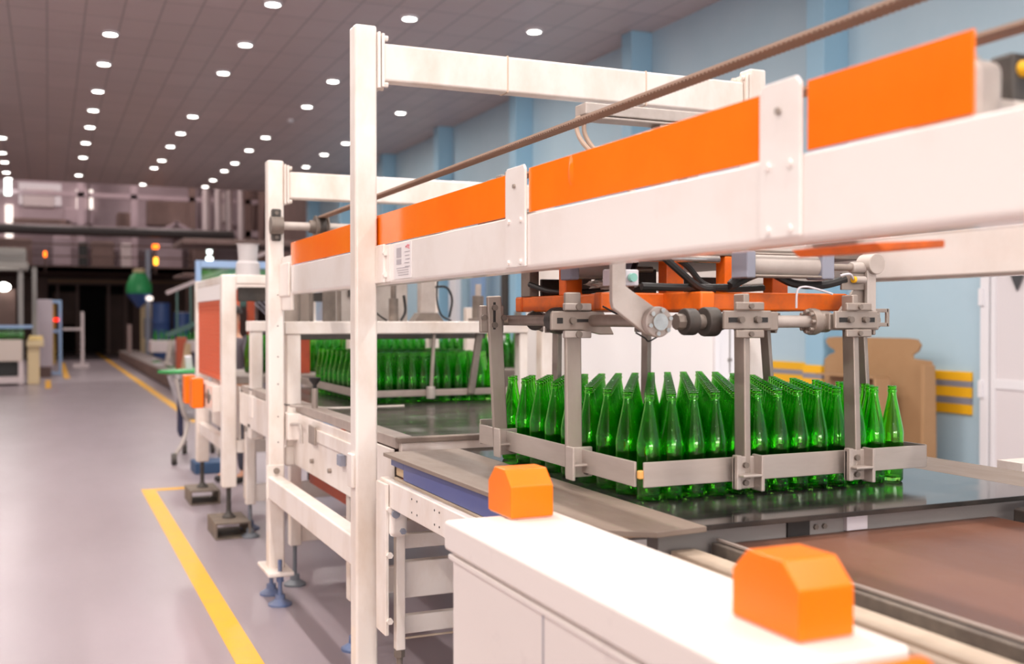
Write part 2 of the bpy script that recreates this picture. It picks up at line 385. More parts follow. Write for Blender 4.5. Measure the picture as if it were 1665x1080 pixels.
# drilled holes / cover plates
B().box(1.136, 1.153, 4.228, 4.30, .955, 1.095).obj('cover_plate', white, pL1, .006)
hb = B()
for z in (1.79, 1.61, 1.43, 1.27, 1.08, .93): hb.cyl((1.228, 6.1985, z), (1.228, 6.2005, z), .004, 8)
hb.obj('screw_hole', black, pL2)
def crossbeam(x0, x1, y0, y1, z0, z1):
    c = B().box(x0+.03, x1-.03, y0, y1, z0, z1).obj('crossbeam', white, g, .012, 3)
    for xa, s in ((x0, 1), (x1, -1)):
        f = B().box(xa, xa+s*.013, y0-.02, y1+.02, z0-.035, z1+.04).box(xa+s*.016, xa+s*.03, y0-.02, y1+.02, z0-.03, z1+.035).obj('flange', white, c, .004)
        bb = B()
        for yy in (y0+.005, y1-.005):
            for zz in (z0-.016, z1+.02): bb.cyl((xa+s*.03, yy, zz), (xa+s*.048, yy, zz), .012, 8)
        bb.split('bolt', white, c)
    return c
c1 = crossbeam(1.246, 3.105, 4.228, 4.305, 2.636, 2.792)
w_ = B()
for xw in (1.835, 2.53): w_.box(xw-.004, xw+.004, 4.2265, 4.3065, 2.634, 2.794)
w_.obj('weld_seam', mat('rusty_weld', (.62, .47, .36), .6), c1, .002)
crossbeam(1.266, 2.93, 6.21, 6.285, 2.356, 2.514)
lr = B().box(1.168, 1.25, 4.312, 6.2, .605, .735).obj('side_rail', white, g, .01, 3)
B().box(1.160, 1.262, 6.188, 6.2, .60, .80).obj('end_tab', white, lr, .01).data
B().cyl((1.215, 6.188, .765), (1.215, 6.178, .765), .018, 16).cyl((1.215, 6.178, .765), (1.215, 6.168, .765), .010, 6).obj('bolt', steel, lr)
B().box(3.115, 3.19, 4.312, 6.2, .605, .735).obj('side_rail', white, g, .01, 3)
# overhead longitudinal rails
def rail(x0, x1, near):
    prof = [(x0+.012, 1.79), (x0, 1.80), (x0, 1.95), (x1, 1.95), (x1, 1.80), (x1-.012, 1.79)]
    r = B().prism(prof, 'Y', .35, 5.95).obj('overhead_rail', white2, g, .006, 3)
    return r
rl = rail(1.25, 1.34, True); rr = rail(2.80, 2.89, False)
for y0, y1 in ((2.885, 5.945), (1.663, 2.735), (1.16, 1.533)):
    B().box(1.2515, 1.257, y0, y1, 1.953, 2.079).obj('orange_panel', orange, rl, .0015)
# dented spot on the middle panel
d_ = B().lathe((0, 0, 0), [(.001, .006), (.012, .004), (.02, 0)], 12, False, False)
bmesh.ops.transform(d_.bm, matrix=Matrix.Translation((1.2515, 2.47, 2.035)) @ Matrix.Rotation(-PI/2, 4, 'Y') @ Matrix.Diagonal((2.0, .7, 1, 1)), verts=d_.bm.verts)
d_.obj('dent', orange, rl)
for y0, y1 in ((2.74, 2.882), (1.54, 1.66)):
    s_ = B().prism([(y0, 1.80), (y1, 1.80), (y1, 2.078), (y1-.012, 2.092), (y0+.012, 2.092), (y0, 2.078)], 'X', 1.2415, 1.2495).obj('strap', white2, rl, .003)
    bb = B()
    for yy in (y0+.028, y1-.028):
        for zz in (1.815, 1.935): bb.bolt((1.2415, yy, zz), (-1, 0, 0), .008, .006)
    bb.split('bolt', white2, rl)
    B().bolt((1.2415, (y0+y1)/2, 2.035), (-1, 0, 0), .007, .006).obj('bolt', steel, rl)
B().box(1.234, 1.25, 4.105, 4.22, 1.795, 1.952).box(1.247, 1.262, 4.06, 4.22, 1.797, 1.950).obj('bracket', white, rl, .006)
B().bolt((1.242, 4.105, 1.915), (0, -1, 0), .012, .012).bolt((1.242, 4.105, 1.828), (0, -1, 0), .012, .012).split('bolt', white, rl)
B().box(1.236, 1.25, 5.95, 6.2, 1.78, 1.97).box(1.25, 1.268, 5.93, 6.2, 1.70, 2.01).obj('bracket', white, rl, .006)
nt = B().box(1.2475, 1.2497, 3.785, 4.0, 1.806, 1.942).obj('paper_notice', paper, rl)
b1, b2 = B(), B()
for k in range(5): b1.box(1.2466, 1.2474, 3.80+.004*(k % 2), 3.865-.006*(k % 3), 1.905-.014*k, 1.908-.014*k)
b1.box(1.2466, 1.2474, 3.905, 3.965, 1.888, 1.926); b1.box(1.2466, 1.2474, 3.905, 3.965, 1.862, 1.882)
for k in range(4): b1.box(1.2466, 1.2474, 3.815, 3.965-.008*k, 1.846-.009*k, 1.8485-.009*k)
b1.obj('print', ink, rl)
b2.obox((1.247, 3.828, 1.922), (.001, .05, .004), Matrix.Rotation(.2, 3, 'X')).obox((1.247, 3.838, 1.928), (.001, .03, .004), Matrix.Rotation(-.3, 3, 'X')).box(1.2466, 1.2474, 3.805, 3.825, 1.924, 1.932)
b2.obj('red_print', redink, rl)
# cable tray clips above orange panel
cl = B()
for k in range(4): cl.box(1.275, 1.32, 2.92+.07*k, 2.965+.07*k, 2.075, 2.098-.004*k)
cl.obj('cable_clip', steel, rl, .003)
# drive shaft, pulleys, belt
sh = B().cyl((1.18, 6.14, 2.19), (3.0, 6.14, 2.19), .024, 20).obj('drive_shaft', alu, g)
B().box(1.19, 1.245, 6.175, 6.2, 2.105, 2.29).obj('bearing_block', darkm, sh, .008)
B().cyl((1.217, 6.175, 2.265), (1.217, 6.165, 2.265), .011, 8).cyl((1.217, 6.175, 2.125), (1.217, 6.165, 2.125), .011, 8).cyl((1.175, 6.14, 2.19), (1.245, 6.14, 2.19), .05, 20).obj('bearing_bolt', steeld, sh)
pl = B().cyl((1.44, 6.14, 2.19), (1.50, 6.14, 2.19), .055, 28).cyl((1.432, 6.14, 2.19), (1.44, 6.14, 2.19), .066, 28).cyl((1.50, 6.14, 2.19), (1.508, 6.14, 2.19), .066, 28).cyl((1.40, 6.14, 2.19), (1.432, 6.14, 2.19), .038, 20).obj('pulley', steeld, sh)
B().cyl((1.455, 6.14, 2.19), (1.49, 6.14, 2.19), .058, 28).obj('pulley_face', darkm, sh)
bt = B().box(1.445, 1.495, .35, 6.14, 2.243, 2.250).box(1.445, 1.495, .35, 6.14, 2.128, 2.135)
k = .40
while k < 6.1:
    bt.box(1.446, 1.494, k, k+.009, 2.2395, 2.243); k += .0165
bt.obj('drive_belt', belt_m, g)
# gear motor at the near end of the rail
gm = thing('gear_motor', (1.40, 1.0, 1.95), 'grey cast gear motor on top of the near rail behind the orange panel', 'motor')
B().box(1.30, 1.365, 1.20, 1.34, 1.951, 2.052).box(1.31, 1.47, 1.215, 1.33, 1.951, 2.0).obj('gearbox', alu, gm, .018, 4)
B().cyl((1.33, 1.27, 2.045), (1.33, 1.27, 2.066), .04, 24).obj('motor_cover', alu, gm, .006)
B().box(1.272, 1.285, 1.20, 1.21, 1.975, 2.05).obj('seal', black, gm)
lm = B().box(1.435, 1.49, 1.25, 1.30, 2.0, 2.085).obj('switch_box', darkm, gm, .008)
ly = B().lathe((0, 0, 0), [(.014, 0), (.013, .008), (.008, .014), (.001, .016)], 16)
bmesh.ops.transform(ly.bm, matrix=Matrix.Translation((1.458, 1.25, 2.058)) @ Matrix.Rotation(PI*.5, 4, 'X'), verts=ly.bm.verts)
ly.obj('yellow_button', yellow, lm)

# ------------------------------------------------------------------ gripper head
gr = thing('bottle_gripper', (2.1, 3.25, 1.15), 'hanging steel clamp head with orange tubes around the nearest bottle layer', 'gripper')
ZR0, ZR1 = 1.166, 1.238
def clamp_bar(p0, p1, axis):
    b = B()
    if axis == 'X': b.box(p0[0], p1[0], p0[1], p0[1]+.008, ZR0, ZR1)
    else: b.box(p0[0], p0[0]+.008, p0[1], p1[1], ZR0, ZR1)
    return b.obj('clamp_bar', rim_m, gr, .0015)
cf = clamp_bar((1.562, 2.618), (2.624, 2.618), 'X')
cl_ = clamp_bar((1.545, 2.645), (1.545, 3.83), 'Y')
cr = clamp_bar((2.634, 2.63), (2.634, 3.85), 'Y')
cb = clamp_bar((1.56, 3.872), (2.62, 3.872), 'X')
B().box(1.545, 1.60, 3.83, 3.838, ZR0-.004, ZR1+.02).obj('end_plate', rim_m, cl_, .0015)
B().box(1.548, 1.565, 2.622, 2.638, 1.19, 1.215).obj('corner_pad', mat('amber_pad', (.8, .42, .12), .5), cf, .004)
def hanger(axis, c, top, bot, outer, parent):
    """flat hanger arm with slotted clamp plates at its head and an angle foot on the clamp bar"""
    (tx, ty), (bx, by) = top, bot
    nx, ny = outer                              # outward direction
    a = B()
    w, t = .052, .018
    if axis == 'X':  # bar face across X, on front/back
        a.bar((bx, by+.012, 1.175), (tx, ty+.012, 1.725), t+.004, w, (0, 1, 0))
    else:
        a.bar((bx, by, 1.165), (tx, ty, 1.722), w, t, (1, 0, 0))
    arm = a.obj('hanger_arm', steel, gr, .004)
    q = B(); h = B(); bo = B(); ft = B()
    if axis == 'X':
        s = ny
        q.box(tx-.085, tx+.085, ty+s*.010, ty+s*.022, 1.62, 1.675)
        q.box(tx-.05, tx+.05, ty+s*.022, ty+s*.034, 1.676, 1.70).box(tx-.05, tx+.05, ty+s*.022, ty+s*.034, 1.594, 1.618)
        h.box(tx-.07, tx-.035, ty+s*.021, ty+s*.0235, 1.64, 1.655).box(tx+.02, tx+.07, ty+s*.021, ty+s*.0235, 1.64, 1.655)
        for dx in (-.03, .03): bo.cyl((tx+dx, ty+s*.022, 1.648), (tx+dx, ty+s*.036, 1.648), .010, 12)
        for dz in (1.688, 1.606): bo.cyl((tx, ty+s*.034, dz), (tx, ty+s*.042, dz), .008, 8)
        ft.box(bx-.045, bx-.027, by-s*.004, by+s*.022, 1.150, 1.25).box(bx-.045, bx+.03, by-s*.0, by+s*.012, 1.150, 1.245).box(bx-.04, bx+.03, by, by+s*.05, 1.188, 1.196).box(bx+.022, bx+.034, by, by+s*.05, 1.145, 1.25)
        bo.cyl((bx-.01, by+s*.012, 1.22), (bx-.01, by+s*.022, 1.22), .009, 8).cyl((bx-.01, by+s*.012, 1.168), (bx-.01, by+s*.022, 1.168), .009, 8)
    else:
        s = nx
        q.box(tx+s*.010, tx+s*.022, ty-.085, ty+.085, 1.62, 1.675)
        q.box(tx+s*.022, tx+s*.034, ty-.05, ty+.05, 1.676, 1.70).box(tx+s*.022, tx+s*.034, ty-.05, ty+.05, 1.594, 1.618)
        h.box(tx+s*.021, tx+s*.0235, ty-.07, ty-.035, 1.64, 1.655).box(tx+s*.021, tx+s*.0235, ty+.02, ty+.07, 1.64, 1.655)
        for dy in (-.03, .03): bo.cyl((tx+s*.022, ty+dy, 1.648), (tx+s*.036, ty+dy, 1.648), .010, 12)
        for dz in (1.688, 1.606): bo.cyl((tx+s*.034, ty, dz), (tx+s*.042, ty, dz), .008, 8)
        ft.box(bx, bx+s*.012, by-.045, by+.045, 1.15, 1.245).box(bx, bx+s*.05, by-.04, by+.03, 1.188, 1.196).box(bx, bx+s*.05, by+.024, by+.036, 1.145, 1.25)
        bo.cyl((bx+s*.012, by-.025, 1.22), (bx+s*.022, by-.025, 1.22), .009, 8).cyl((bx+s*.012, by-.025, 1.168), (bx+s*.022, by-.025, 1.168), .009, 8)
    q.obj('slotted_plate', steel, arm, .004); h.obj('slot', black, arm); bo.split('bolt', steeld, arm); ft.obj('foot_bracket', rim_m, arm, .003)
    return arm
def hanger_flat(x, y, bx, vertical):
    """left arm: a flat bar facing along the table, clamped to a lever on the pivot shaft"""
    a = B().bar((bx, y, 1.15), (x, y, 1.735), .058, .016, (0, 1, 0)).obj('hanger_arm', steel, gr, .006)
    if vertical:
        B().box(x-.05, x+.045, y+.008, y+.024, 1.60, 1.70).obj('clamp_block', steel, a, .005)
        B().box(x-.005, x+.005, y-.0088, y-.0079, 1.612, 1.712).obj('slot', black, a)
        B().prism([(x+.04, 1.66), (x+.15, 1.665), (x+.21, 1.69), (x+.21, 1.60), (x+.15, 1.625), (x+.04, 1.63)], 'Y', y+.01, y+.024).obj('slotted_lever', steel, a, .005)
        B().box(x+.045, x+.135, y+.008, y+.0095, 1.638, 1.652).obj('scale_strip', beige, a)
        B().cyl((x+.17, y-.004, 1.645), (x+.17, y+.01, 1.645), .038, 20).obj('hub', darkm, a, .004)
        bs_ = [(x, 1.692), (x, 1.628), (x-.042, 1.655), (x+.037, 1.655)]; yy = y-.008
    else:
        B().prism([(x-.085, 1.615), (x+.02, 1.615), (x+.09, 1.60), (x+.14, 1.60), (x+.10, 1.675), (x-.08, 1.675), (x-.085, 1.66)], 'Y', y-.024, y-.010).obj('slotted_lever', steel, a, .004)
        B().box(x-.04, x+.055, y-.030, y-.010, 1.677, 1.70).obj('clamp_block', alu, a, .004)
        B().box(x-.04, x+.055, y-.030, y-.010, 1.590, 1.613).obj('clamp_block', alu, a, .004)
        B().box(x-.065, x-.045, y-.0255, y-.0239, 1.636, 1.654).box(x-.02, x+.075, y-.0255, y-.0239, 1.64, 1.650).obj('slot', black, a)
        bs_ = [(x-.012, 1.645), (x+.06, 1.645), (x+.008, 1.689), (x+.008, 1.602)]; yy = y-.026
    for bx_, bz_ in bs_: B().cyl((bx_, yy, bz_), (bx_, yy-.010, bz_), .011, 14).obj('bolt', steeld, a)
    f = B().box(bx-.03, bx+.055, y-.024, y-.008, 1.150, 1.245).box(bx-.028, bx+.05, y-.06, y-.02, 1.188, 1.196).box(bx-.034, bx-.024, y-.06, y-.008, 1.145, 1.25)
    f.obj('foot_bracket', rim_m, a, .003)
    for z in (1.222, 1.166): B().cyl((bx+.03, y-.024, z), (bx+.03, y-.034, z), .009, 8).obj('bolt', steeld, a)
hanger('X', None, (1.892, 2.60), (1.888, 2.585), (0, -1), cf)
hanger('X', None, (2.305, 2.605), (2.305, 2.585), (0, -1), cf)
hanger_flat(1.505, 3.60, 1.535, True)
hanger_flat(1.522, 2.995, 1.528, False)
hanger('X', None, (1.92, 3.90), (1.92, 3.91), (0, 1), cb)
hanger('X', None, (2.345, 3.90), (2.345, 3.91), (0, 1), cb)
hanger('Y', None, (2.64, 3.50), (2.66, 3.46), (1, 0), cr)
hanger('Y', None, (2.64, 2.95), (2.66, 2.93), (1, 0), cr)
# pivot shafts with couplings
s1 = B().cyl((1.72, 2.655, 1.642), (2.36, 2.655, 1.642), .019, 20).obj('pivot_shaft', alu, gr)
s2 = B().cyl((1.585, 2.61, 1.645), (1.585, 3.80, 1.645), .019, 20).obj('pivot_shaft', steel, gr)
B().cyl((1.58, 3.88, 1.645), (2.5, 3.88, 1.645), .019, 16).obj('pivot_shaft', steel, gr)
B().cyl((2.63, 2.85, 1.645), (2.63, 3.88, 1.645), .019, 16).obj('pivot_shaft', steel, gr)
cpl = B().cyl((1.715, 2.655, 1.642), (1.755, 2.655, 1.642), .040, 20).cyl((1.785, 2.655, 1.642), (1.83, 2.655, 1.642), .044, 20).cyl((1.83, 2.655, 1.642), (1.86, 2.655, 1.642), .032, 16, .024)
cpl.obj('coupling', darkm, s1, .004)
B().cyl((1.69, 2.655, 1.642), (1.715, 2.655, 1.642), .024, 8).cyl((1.75, 2.655, 1.642), (1.79, 2.655, 1.642), .022, 16).split('coupling_nut', steeld, s1)
fl = B().cyl((2.175, 2.655, 1.642), (2.205, 2.655, 1.642), .042, 12).cyl((2.205, 2.655, 1.642), (2.25, 2.655, 1.642), .034, 16)
for k in range(8):
    t = 2*PI*k/8; fl.cyl((2.163, 2.655+.032*math.cos(t), 1.642+.032*math.sin(t)), (2.178, 2.655+.032*math.cos(t), 1.642+.032*math.sin(t)), .007, 6)
fl.obj('flange_coupling', steel, s1, .003)
B().box(1.87, 2.02, 2.60, 2.625, 1.615, 1.672).obj('slotted_lever', steel, s1, .005)
B().box(2.22, 2.42, 2.61, 2.632, 1.615, 1.668).obj('slotted_lever', steel, s1, .005)
B().cyl((1.585, 3.02, 1.645), (1.585, 3.09, 1.645), .042, 16).cyl((1.585, 3.20, 1.645), (1.585, 3.25, 1.645), .045, 16).split('coupling', darkm, s2, .004)
# cranked arm with bright flange
ca = B().prism([(1.447, 1.88), (1.492, 1.88), (1.492, 1.742), (1.612, 1.668), (1.622, 1.63), (1.59, 1.598), (1.557, 1.607), (1.452, 1.68), (1.447, 1.70)], 'Y', 2.60, 2.62).obj('cranked_arm', alu, gr, .004)
B().cyl((1.585, 2.60, 1.642), (1.585, 2.575, 1.642), .044, 24).obj('hub', alu, ca, .004)
hb = B().cyl((1.585, 2.575, 1.642), (1.585, 2.566, 1.642), .024, 20)
for k in range(6):
    t = 2*PI*k/6+.3; hb.cyl((1.585+.034*math.cos(t), 2.575, 1.642+.034*math.sin(t)), (1.585+.034*math.cos(t), 2.565, 1.642+.034*math.sin(t)), .0065, 8)
hb.obj('hub_bolt', chrome, ca)
# orange frame tubes
def otube(x0, x1, y0, y1, z0=1.677, z1=1.735): return B().box(x0, x1, y0, y1, z0, z1).obj('orange_tube', orange2, gr, .007)
otube(1.66, 2.56, 3.70, 3.755)
otube(1.665, 1.72, 3.0, 3.70)
otube(1.60, 1.85, 2.95, 3.0)
otube(1.83, 1.884, 2.735, 3.70)
otube(1.884, 2.46, 2.80, 2.85)
otube(2.40, 2.455, 2.85, 3.70)
otube(2.455, 2.60, 2.92, 2.97)
for x0, y0 in ((1.905, 3.05), (2.07, 2.95), (2.34, 3.05), (1.70, 3.4)):
    B().box(x0, x0+.07, y0, y0+.055, 1.735, 1.86).obj('orange_upright', orange2, gr, .005)
B().box(1.62, 2.66, 2.95, 4.06, 1.86, 1.885).obj('top_plate', steeld, gr, .004)
# pneumatic cylinders
def cylinder(x0, x1, y, z, rod):
    c = B().cyl((x0, y, z), (x1, y, z), .036, 24).obj('air_cylinder', alu, gr)
    B().box(x0-.03, x0+.005, y-.042, y+.042, z-.042, z+.042).box(x1-.005, x1+.045, y-.042, y+.042, z-.042, z+.042).split('end_cap', bluegrey, c, .006)
    tb = B()
    for dy in (-.034, .034):
        for dz in (-.034, .034): tb.cyl((x0, y+dy, z+dz), (x1, y+dy, z+dz), .004, 6)
    tb.cyl((x1+.04, y, z), (x1+.04+rod, y, z), .011, 12)
    tb.obj('tie_rod', steel, c)
    return c
c_ = cylinder(1.99, 2.255, 2.72, 1.818, .11)
B().cyl((2.40, 2.72, 1.818), (2.47, 2.72, 1.818), .018, 12).cyl((2.48, 2.685, 1.83), (2.48, 2.75, 1.83), .034, 20).obj('rod_clevis', alu, c_, .003)
cylinder(1.68, 1.86, 3.30, 1.828, .10)
bk = B().prism([(2.452, 1.85), (2.49, 1.865), (2.49, 1.665), (2.452, 1.69)], 'Y', 2.70, 2.715).obj('end_bracket', alu, gr, .003)
B().prism([(2.35, 1.665), (2.47, 1.665), (2.47, 1.77), (2.43, 1.76)], 'Y', 2.725, 2.735).box(2.36, 2.47, 2.715, 2.725, 1.745, 1.80).obj('gusset', steel, bk, .002)
B().box(2.47, 2.58, 2.74, 2.75, 1.625, 1.638).box(2.47, 2.58, 2.74, 2.75, 1.672, 1.685).box(2.572, 2.585, 2.74, 2.75, 1.625, 1.685).obj('slotted_tab', steel, bk, .002)
B().cyl((2.40, 2.70, 1.778), (2.44, 2.70, 1.778), .012, 12).obj('sensor', alu, bk)
B().cyl((2.392, 2.70, 1.778), (2.401, 2.70, 1.778), .011, 12).obj('sensor_cap', yellow, bk)
B().cyl((1.62, 2.80, 1.838), (1.94, 2.80, 1.838), .012, 14).obj('guide_rod', chrome, gr)
v_ = B().box(1.54, 1.64, 2.78, 2.83, 1.75, 1.80).obj('valve', plast, gr, .005)
B().cyl((1.61, 2.775, 1.775), (1.61, 2.76, 1.775), .013, 14).obj('valve_cap', teal, v_)
hs = [([(1.70, 2.78, 1.86), (1.78, 2.78, 1.80), (1.86, 2.79, 1.75), (1.92, 2.80, 1.745)], .012), ([(1.76, 2.85, 1.87), (1.84, 2.83, 1.82), (1.90, 2.82, 1.76), (1.98, 2.80, 1.745), (2.1, 2.78, 1.75)], .010),
      ([(1.66, 2.80, 1.75), (1.80, 2.80, 1.748), (1.98, 2.80, 1.75)], .012), ([(2.06, 2.80, 1.86), (2.02, 2.78, 1.80), (1.97, 2.78, 1.755), (2.06, 2.78, 1.79), (2.12, 2.78, 1.80), (2.2, 2.76, 1.765), (2.30, 2.74, 1.76), (2.38, 2.72, 1.78)], .013),
      ([(1.88, 3.2, 1.86), (1.8, 3.1, 1.80), (1.74, 3.0, 1.75)], .010), ([(1.65, 3.6, 1.78), (1.70, 3.5, 1.75), (1.78, 3.4, 1.75), (1.9, 3.3, 1.77)], .010)]
for p_, r_ in hs: B().tube(p_, r_).obj('hose', black, gr)
B().tube([(2.34, 2.70, 1.79), (2.37, 2.69, 1.795), (2.395, 2.70, 1.778)], .004).tube([(2.165, 2.70, 1.685), (2.165, 2.695, 1.74), (2.19, 2.69, 1.752), (2.24, 2.69, 1.745), (2.30, 2.69, 1.73)], .0035).obj('white_wire', plast, gr)
B().tube([(1.66, 2.70, 1.60), (1.62, 2.69, 1.585), (1.60, 2.68, 1.595), (1.57, 2.68, 1.61)], .0025).tube([(1.58, 2.9, 1.69), (1.64, 2.85, 1.65), (1.70, 2.80, 1.625)], .003).obj('thin_cable', black, gr)
# crumpled white wrap
cw = B(); bmesh.ops.create_icosphere(cw.bm, subdivisions=3, radius=1)
for v in cw.bm.verts:
    n_ = 1 + .25*math.sin(9*v.co.x+2)*math.cos(11*v.co.y) + random.uniform(-.1, .1)
    v.co = Vector((1.83+.10*v.co.x*n_, 3.28+.05*v.co.y*n_, 1.772+.018*v.co.z*n_))
cw.obj('white_wrap', mat('white_wrap', (.62, .58, .52), .7), gr)
# sensor bracket and dark brackets at the far left of the head
B().box(1.66, 1.70, 3.62, 3.70, 1.735, 1.885).box(1.82, 1.86, 3.5, 3.6, 1.735, 1.885).split('dark_bracket', steeld, gr, .003)
B().box(1.70, 1.78, 3.60, 3.615, 1.735, 1.80).obj('sensor_bracket', darkm, gr, .003)
B().prism([(1.40, 1.775), (1.55, 1.785), (1.55, 1.8), (1.38, 1.79)], 'Y', 1.50, 1.74).obj('orange_skid', orange2, gr, .003)
B().box(1.92, 2.02, 3.3, 3.4, 1.737, 1.83).obj('valve_block', darkm, gr, .004)
B().box(2.12, 2.28, 3.2, 3.28, 1.737, 1.80).obj('valve_block', darkm, gr, .004)
B().box(2.22, 2.36, 2.9, 2.96, 1.79, 1.86).obj('dark_manifold', darkm, gr, .004)
# lift column to the rails
B().box(2.58, 2.64, 3.96, 4.04, 1.885, 2.50).box(2.44, 2.50, 3.96, 4.04, 1.885, 2.50).split('lift_column', steel, gr, .006)
B().box(1.36, 2.79, 3.12, 3.40, 1.955, 2.0).obj('carriage_plate', steeld, gr, .006)
B().box(2.07, 2.72, 3.95, 4.05, 2.512, 2.562).box(2.07, 2.72, 3.95, 4.05, 2.496, 2.508).obj('lift_head', alu, gr, .006)
B().tube([(2.06, 3.98, 2.50), (2.035, 3.97, 2.48), (2.03, 3.9, 2.38), (2.03, 3.6, 2.2), (2.05, 3.35, 2.0)], .010).tube([(2.08, 3.98, 2.50), (2.075, 3.96, 2.42), (2.07, 3.8, 2.3), (2.08, 3.5, 2.1), (2.1, 3.35, 2.0)], .010).obj('hose', belt_m, gr)

# ------------------------------------------------------------------ bottles
PROF = [(.020, .004), (.031, 0), (.0345, .002), (.0368, .008), (.0375, .018), (.0375, .075), (.0382, .150), (.0387, .158), (.0385, .164), (.0370, .174), (.0330, .194), (.0262, .226), (.0200, .256), (.0162, .276),
        (.0142, .288), (.0140, .293), (.0162, .2955), (.0164, .300), (.0142, .303), (.0140, .307), (.0152, .309), (.0152, .315), (.0120, .315), (.0105, .309), (.0105, .293)]
ZB = 1.114
P = .0778; RY = .0635
PROF = [(r_*.96, z_) for r_, z_ in PROF]
INNER = [(.0105, .309), (.0105, .293), (.0118, .276), (.0165, .254), (.0228, .225), (.0296, .193), (.0338, .172), (.0352, .158), (.0345, .12), (.034, .03), (.031, .014), (.018, .016)]
INNER = [(r_*.96, z_) for r_, z_ in INNER]
WALL = PROF[:-1] + INNER
_b = B(); _b.lathe((0, 0, 0), WALL, 28, True, True)
bproto = _b.obj('glass_bottle', bottle_green)
bproto.location = (0, 0, 0)
nb = 0
def put(x, y, z, label, group):
    global nb
    o = bproto if nb == 0 else bproto.copy()
    if nb: COL.objects.link(o)
    o.location = (x, y, z); o.rotation_euler.z = random.uniform(0, 6.28)
    tag(o, label, 'bottle', group); nb += 1
X0, Y0 = 1.630, 2.705
for r in range(18):
    for c in range(13 if r % 2 == 0 else 12):
        put(X0 + P*c + (0 if r % 2 == 0 else P/2), Y0 + RY*r, ZB, 'green glass bottle in the nearest layer inside the steel clamp bars', 'bottles of the nearest layer')
X1, Y1, Z1 = 1.80, 6.40, 1.122
rest = []
for r in range(19):
    n_ = 12 if r % 2 == 0 else 11
    for c in range(n_):
        x, y = X1 + P*c + (0 if r % 2 == 0 else P/2), Y1 + RY*r
        if r < 5 or c < 2:
            put(x, y, Z1, 'green glass bottle in the second layer behind the tall white post', 'bottles of the second layer')
        else: rest.append((x, y, Z1))
for r in range(3):
    for c in range(35): rest.append((1.56 + P*c + (P/2 if r % 2 else 0), 9.0 + RY*r, 1.20))
for r in range(2):
    for c in range(20): rest.append((-2.1 + .08*c, 28.97 + .08*r, 1.145))
for r in range(2):
    for c in range(12): rest.append((2.95 + .16*c + random.uniform(-.03, .03), 33.2 + .2*r, 1.0))
FP = [PROF[i] for i in (1, 4, 7, 9, 11, 14, 16, 18, 20, 21, 22)]
bb = B()
for x, y, z in rest: bb.lathe((x, y, z), FP, 10, True, False)
o = bb.obj('glass_bottles', green); tag(o, 'remaining green glass bottles crowded behind the front rows of the far layers', 'bottles', kind='stuff')

# ------------------------------------------------------------------ near transfer table
tt = thing('transfer_table', (2.1, 3.2, 0), 'near transfer table with dark slide plate, dusty border and blue edge', 'conveyor table')
B().box(1.56, 2.86, 2.315, 4.10, 1.098, 1.113).obj('slide_plate', slide, tt, .002)
B().prism([(1.40, 2.285), (1.56, 2.30), (1.56, 4.10), (1.232, 4.10), (1.232, 3.9), (1.245, 3.0), (1.30, 2.36)], 'Z', 1.0985, 1.1135).obj('border_plate', dusty, tt, .002)
B().box(2.86, 3.14, 2.33, 4.10, 1.0985, 1.1135).obj('border_plate', dusty, tt, .002)
B().box(1.262, 1.272, 2.5, 3.93, 1.022, 1.094).obj('blue_side_panel', blue, tt, .002)
B().box(1.262, 1.275, 3.93, 4.09, 1.062, 1.096).obj('blue_side_panel', blue, tt, .002)
B().box(1.45, 2.86, 2.36, 2.42, 1.02, 1.097).obj('front_beam', greym, tt, .004)
B().box(1.86, 1.935, 2.352, 2.361, 1.035, 1.093).obj('dark_opening', black, tt)
B().box(2.06, 2.135, 2.345, 2.361, 1.052, 1.092).obj('white_tab', plast, tt, .002)
B().bolt((1.99, 2.36, 1.07), (0, -1, 0)).bolt((1.96, 2.36, 1.07), (0, -1, 0)).bolt((1.70, 2.36, 1.04), (0, -1, 0)).bolt((1.73, 2.36, 1.04), (0, -1, 0)).split('bolt', steeld, tt)
sr = B().box(1.228, 1.262, 2.52, 4.13, .905, 1.012).obj('side_beam', white, tt, .006)
hb = B()
for y in (3.72, 3.66, 3.47, 3.42):
    for z in (.985, .935): hb.cyl((1.2275, y, z), (1.2265, y, z), .004, 6)
hb.obj('screw_hole', black, sr)
B().box(1.262, 1.275, 2.6, 4.05, 1.0, 1.02).box(1.262, 1.29, 2.6, 4.1, .99, 1.0).obj('ledge', beige, sr, .002)
B().box(1.28, 1.4, 3.9, 4.08, 1.02, 1.06).obj('timber_pad', wood, tt, .006)
lg = B().box(1.262, 1.30, 4.02, 4.06, .33, .905).obj('leg', white, tt, .004)
B().cyl((1.281, 4.04, .12), (1.281, 4.04, .33), .013, 12).cyl((1.281, 4.04, .30), (1.281, 4.04, .33), .022, 6).cyl((1.281, 4.04, .14), (1.281, 4.04, .165), .022, 6).lathe((1.281, 4.04, 0), [(.045, 0), (.045, .012), (.03, .035), (.028, .13)], 20).obj('levelling_foot', steeld, lg)
B().box(1.21, 1.226, 4.0, 4.13, .40, 1.0).obj('hanger_plate', white, lg, .004)
bb = B()
for z in (.90, .72, .46): bb.bolt((1.226, 4.0, z), (0, -1, 0), .013, .016)
bb.split('bolt', white, lg)
B().box(1.226, 1.30, 3.98, 4.02, .79, .90).obj('pivot_plate', white, lg, .02)
B().cyl((1.245, 3.98, .885), (1.245, 3.965, .885), .016, 12).cyl((1.275, 3.98, .815), (1.275, 3.965, .815), .012, 6).obj('pivot_bolt', bluegrey, lg)
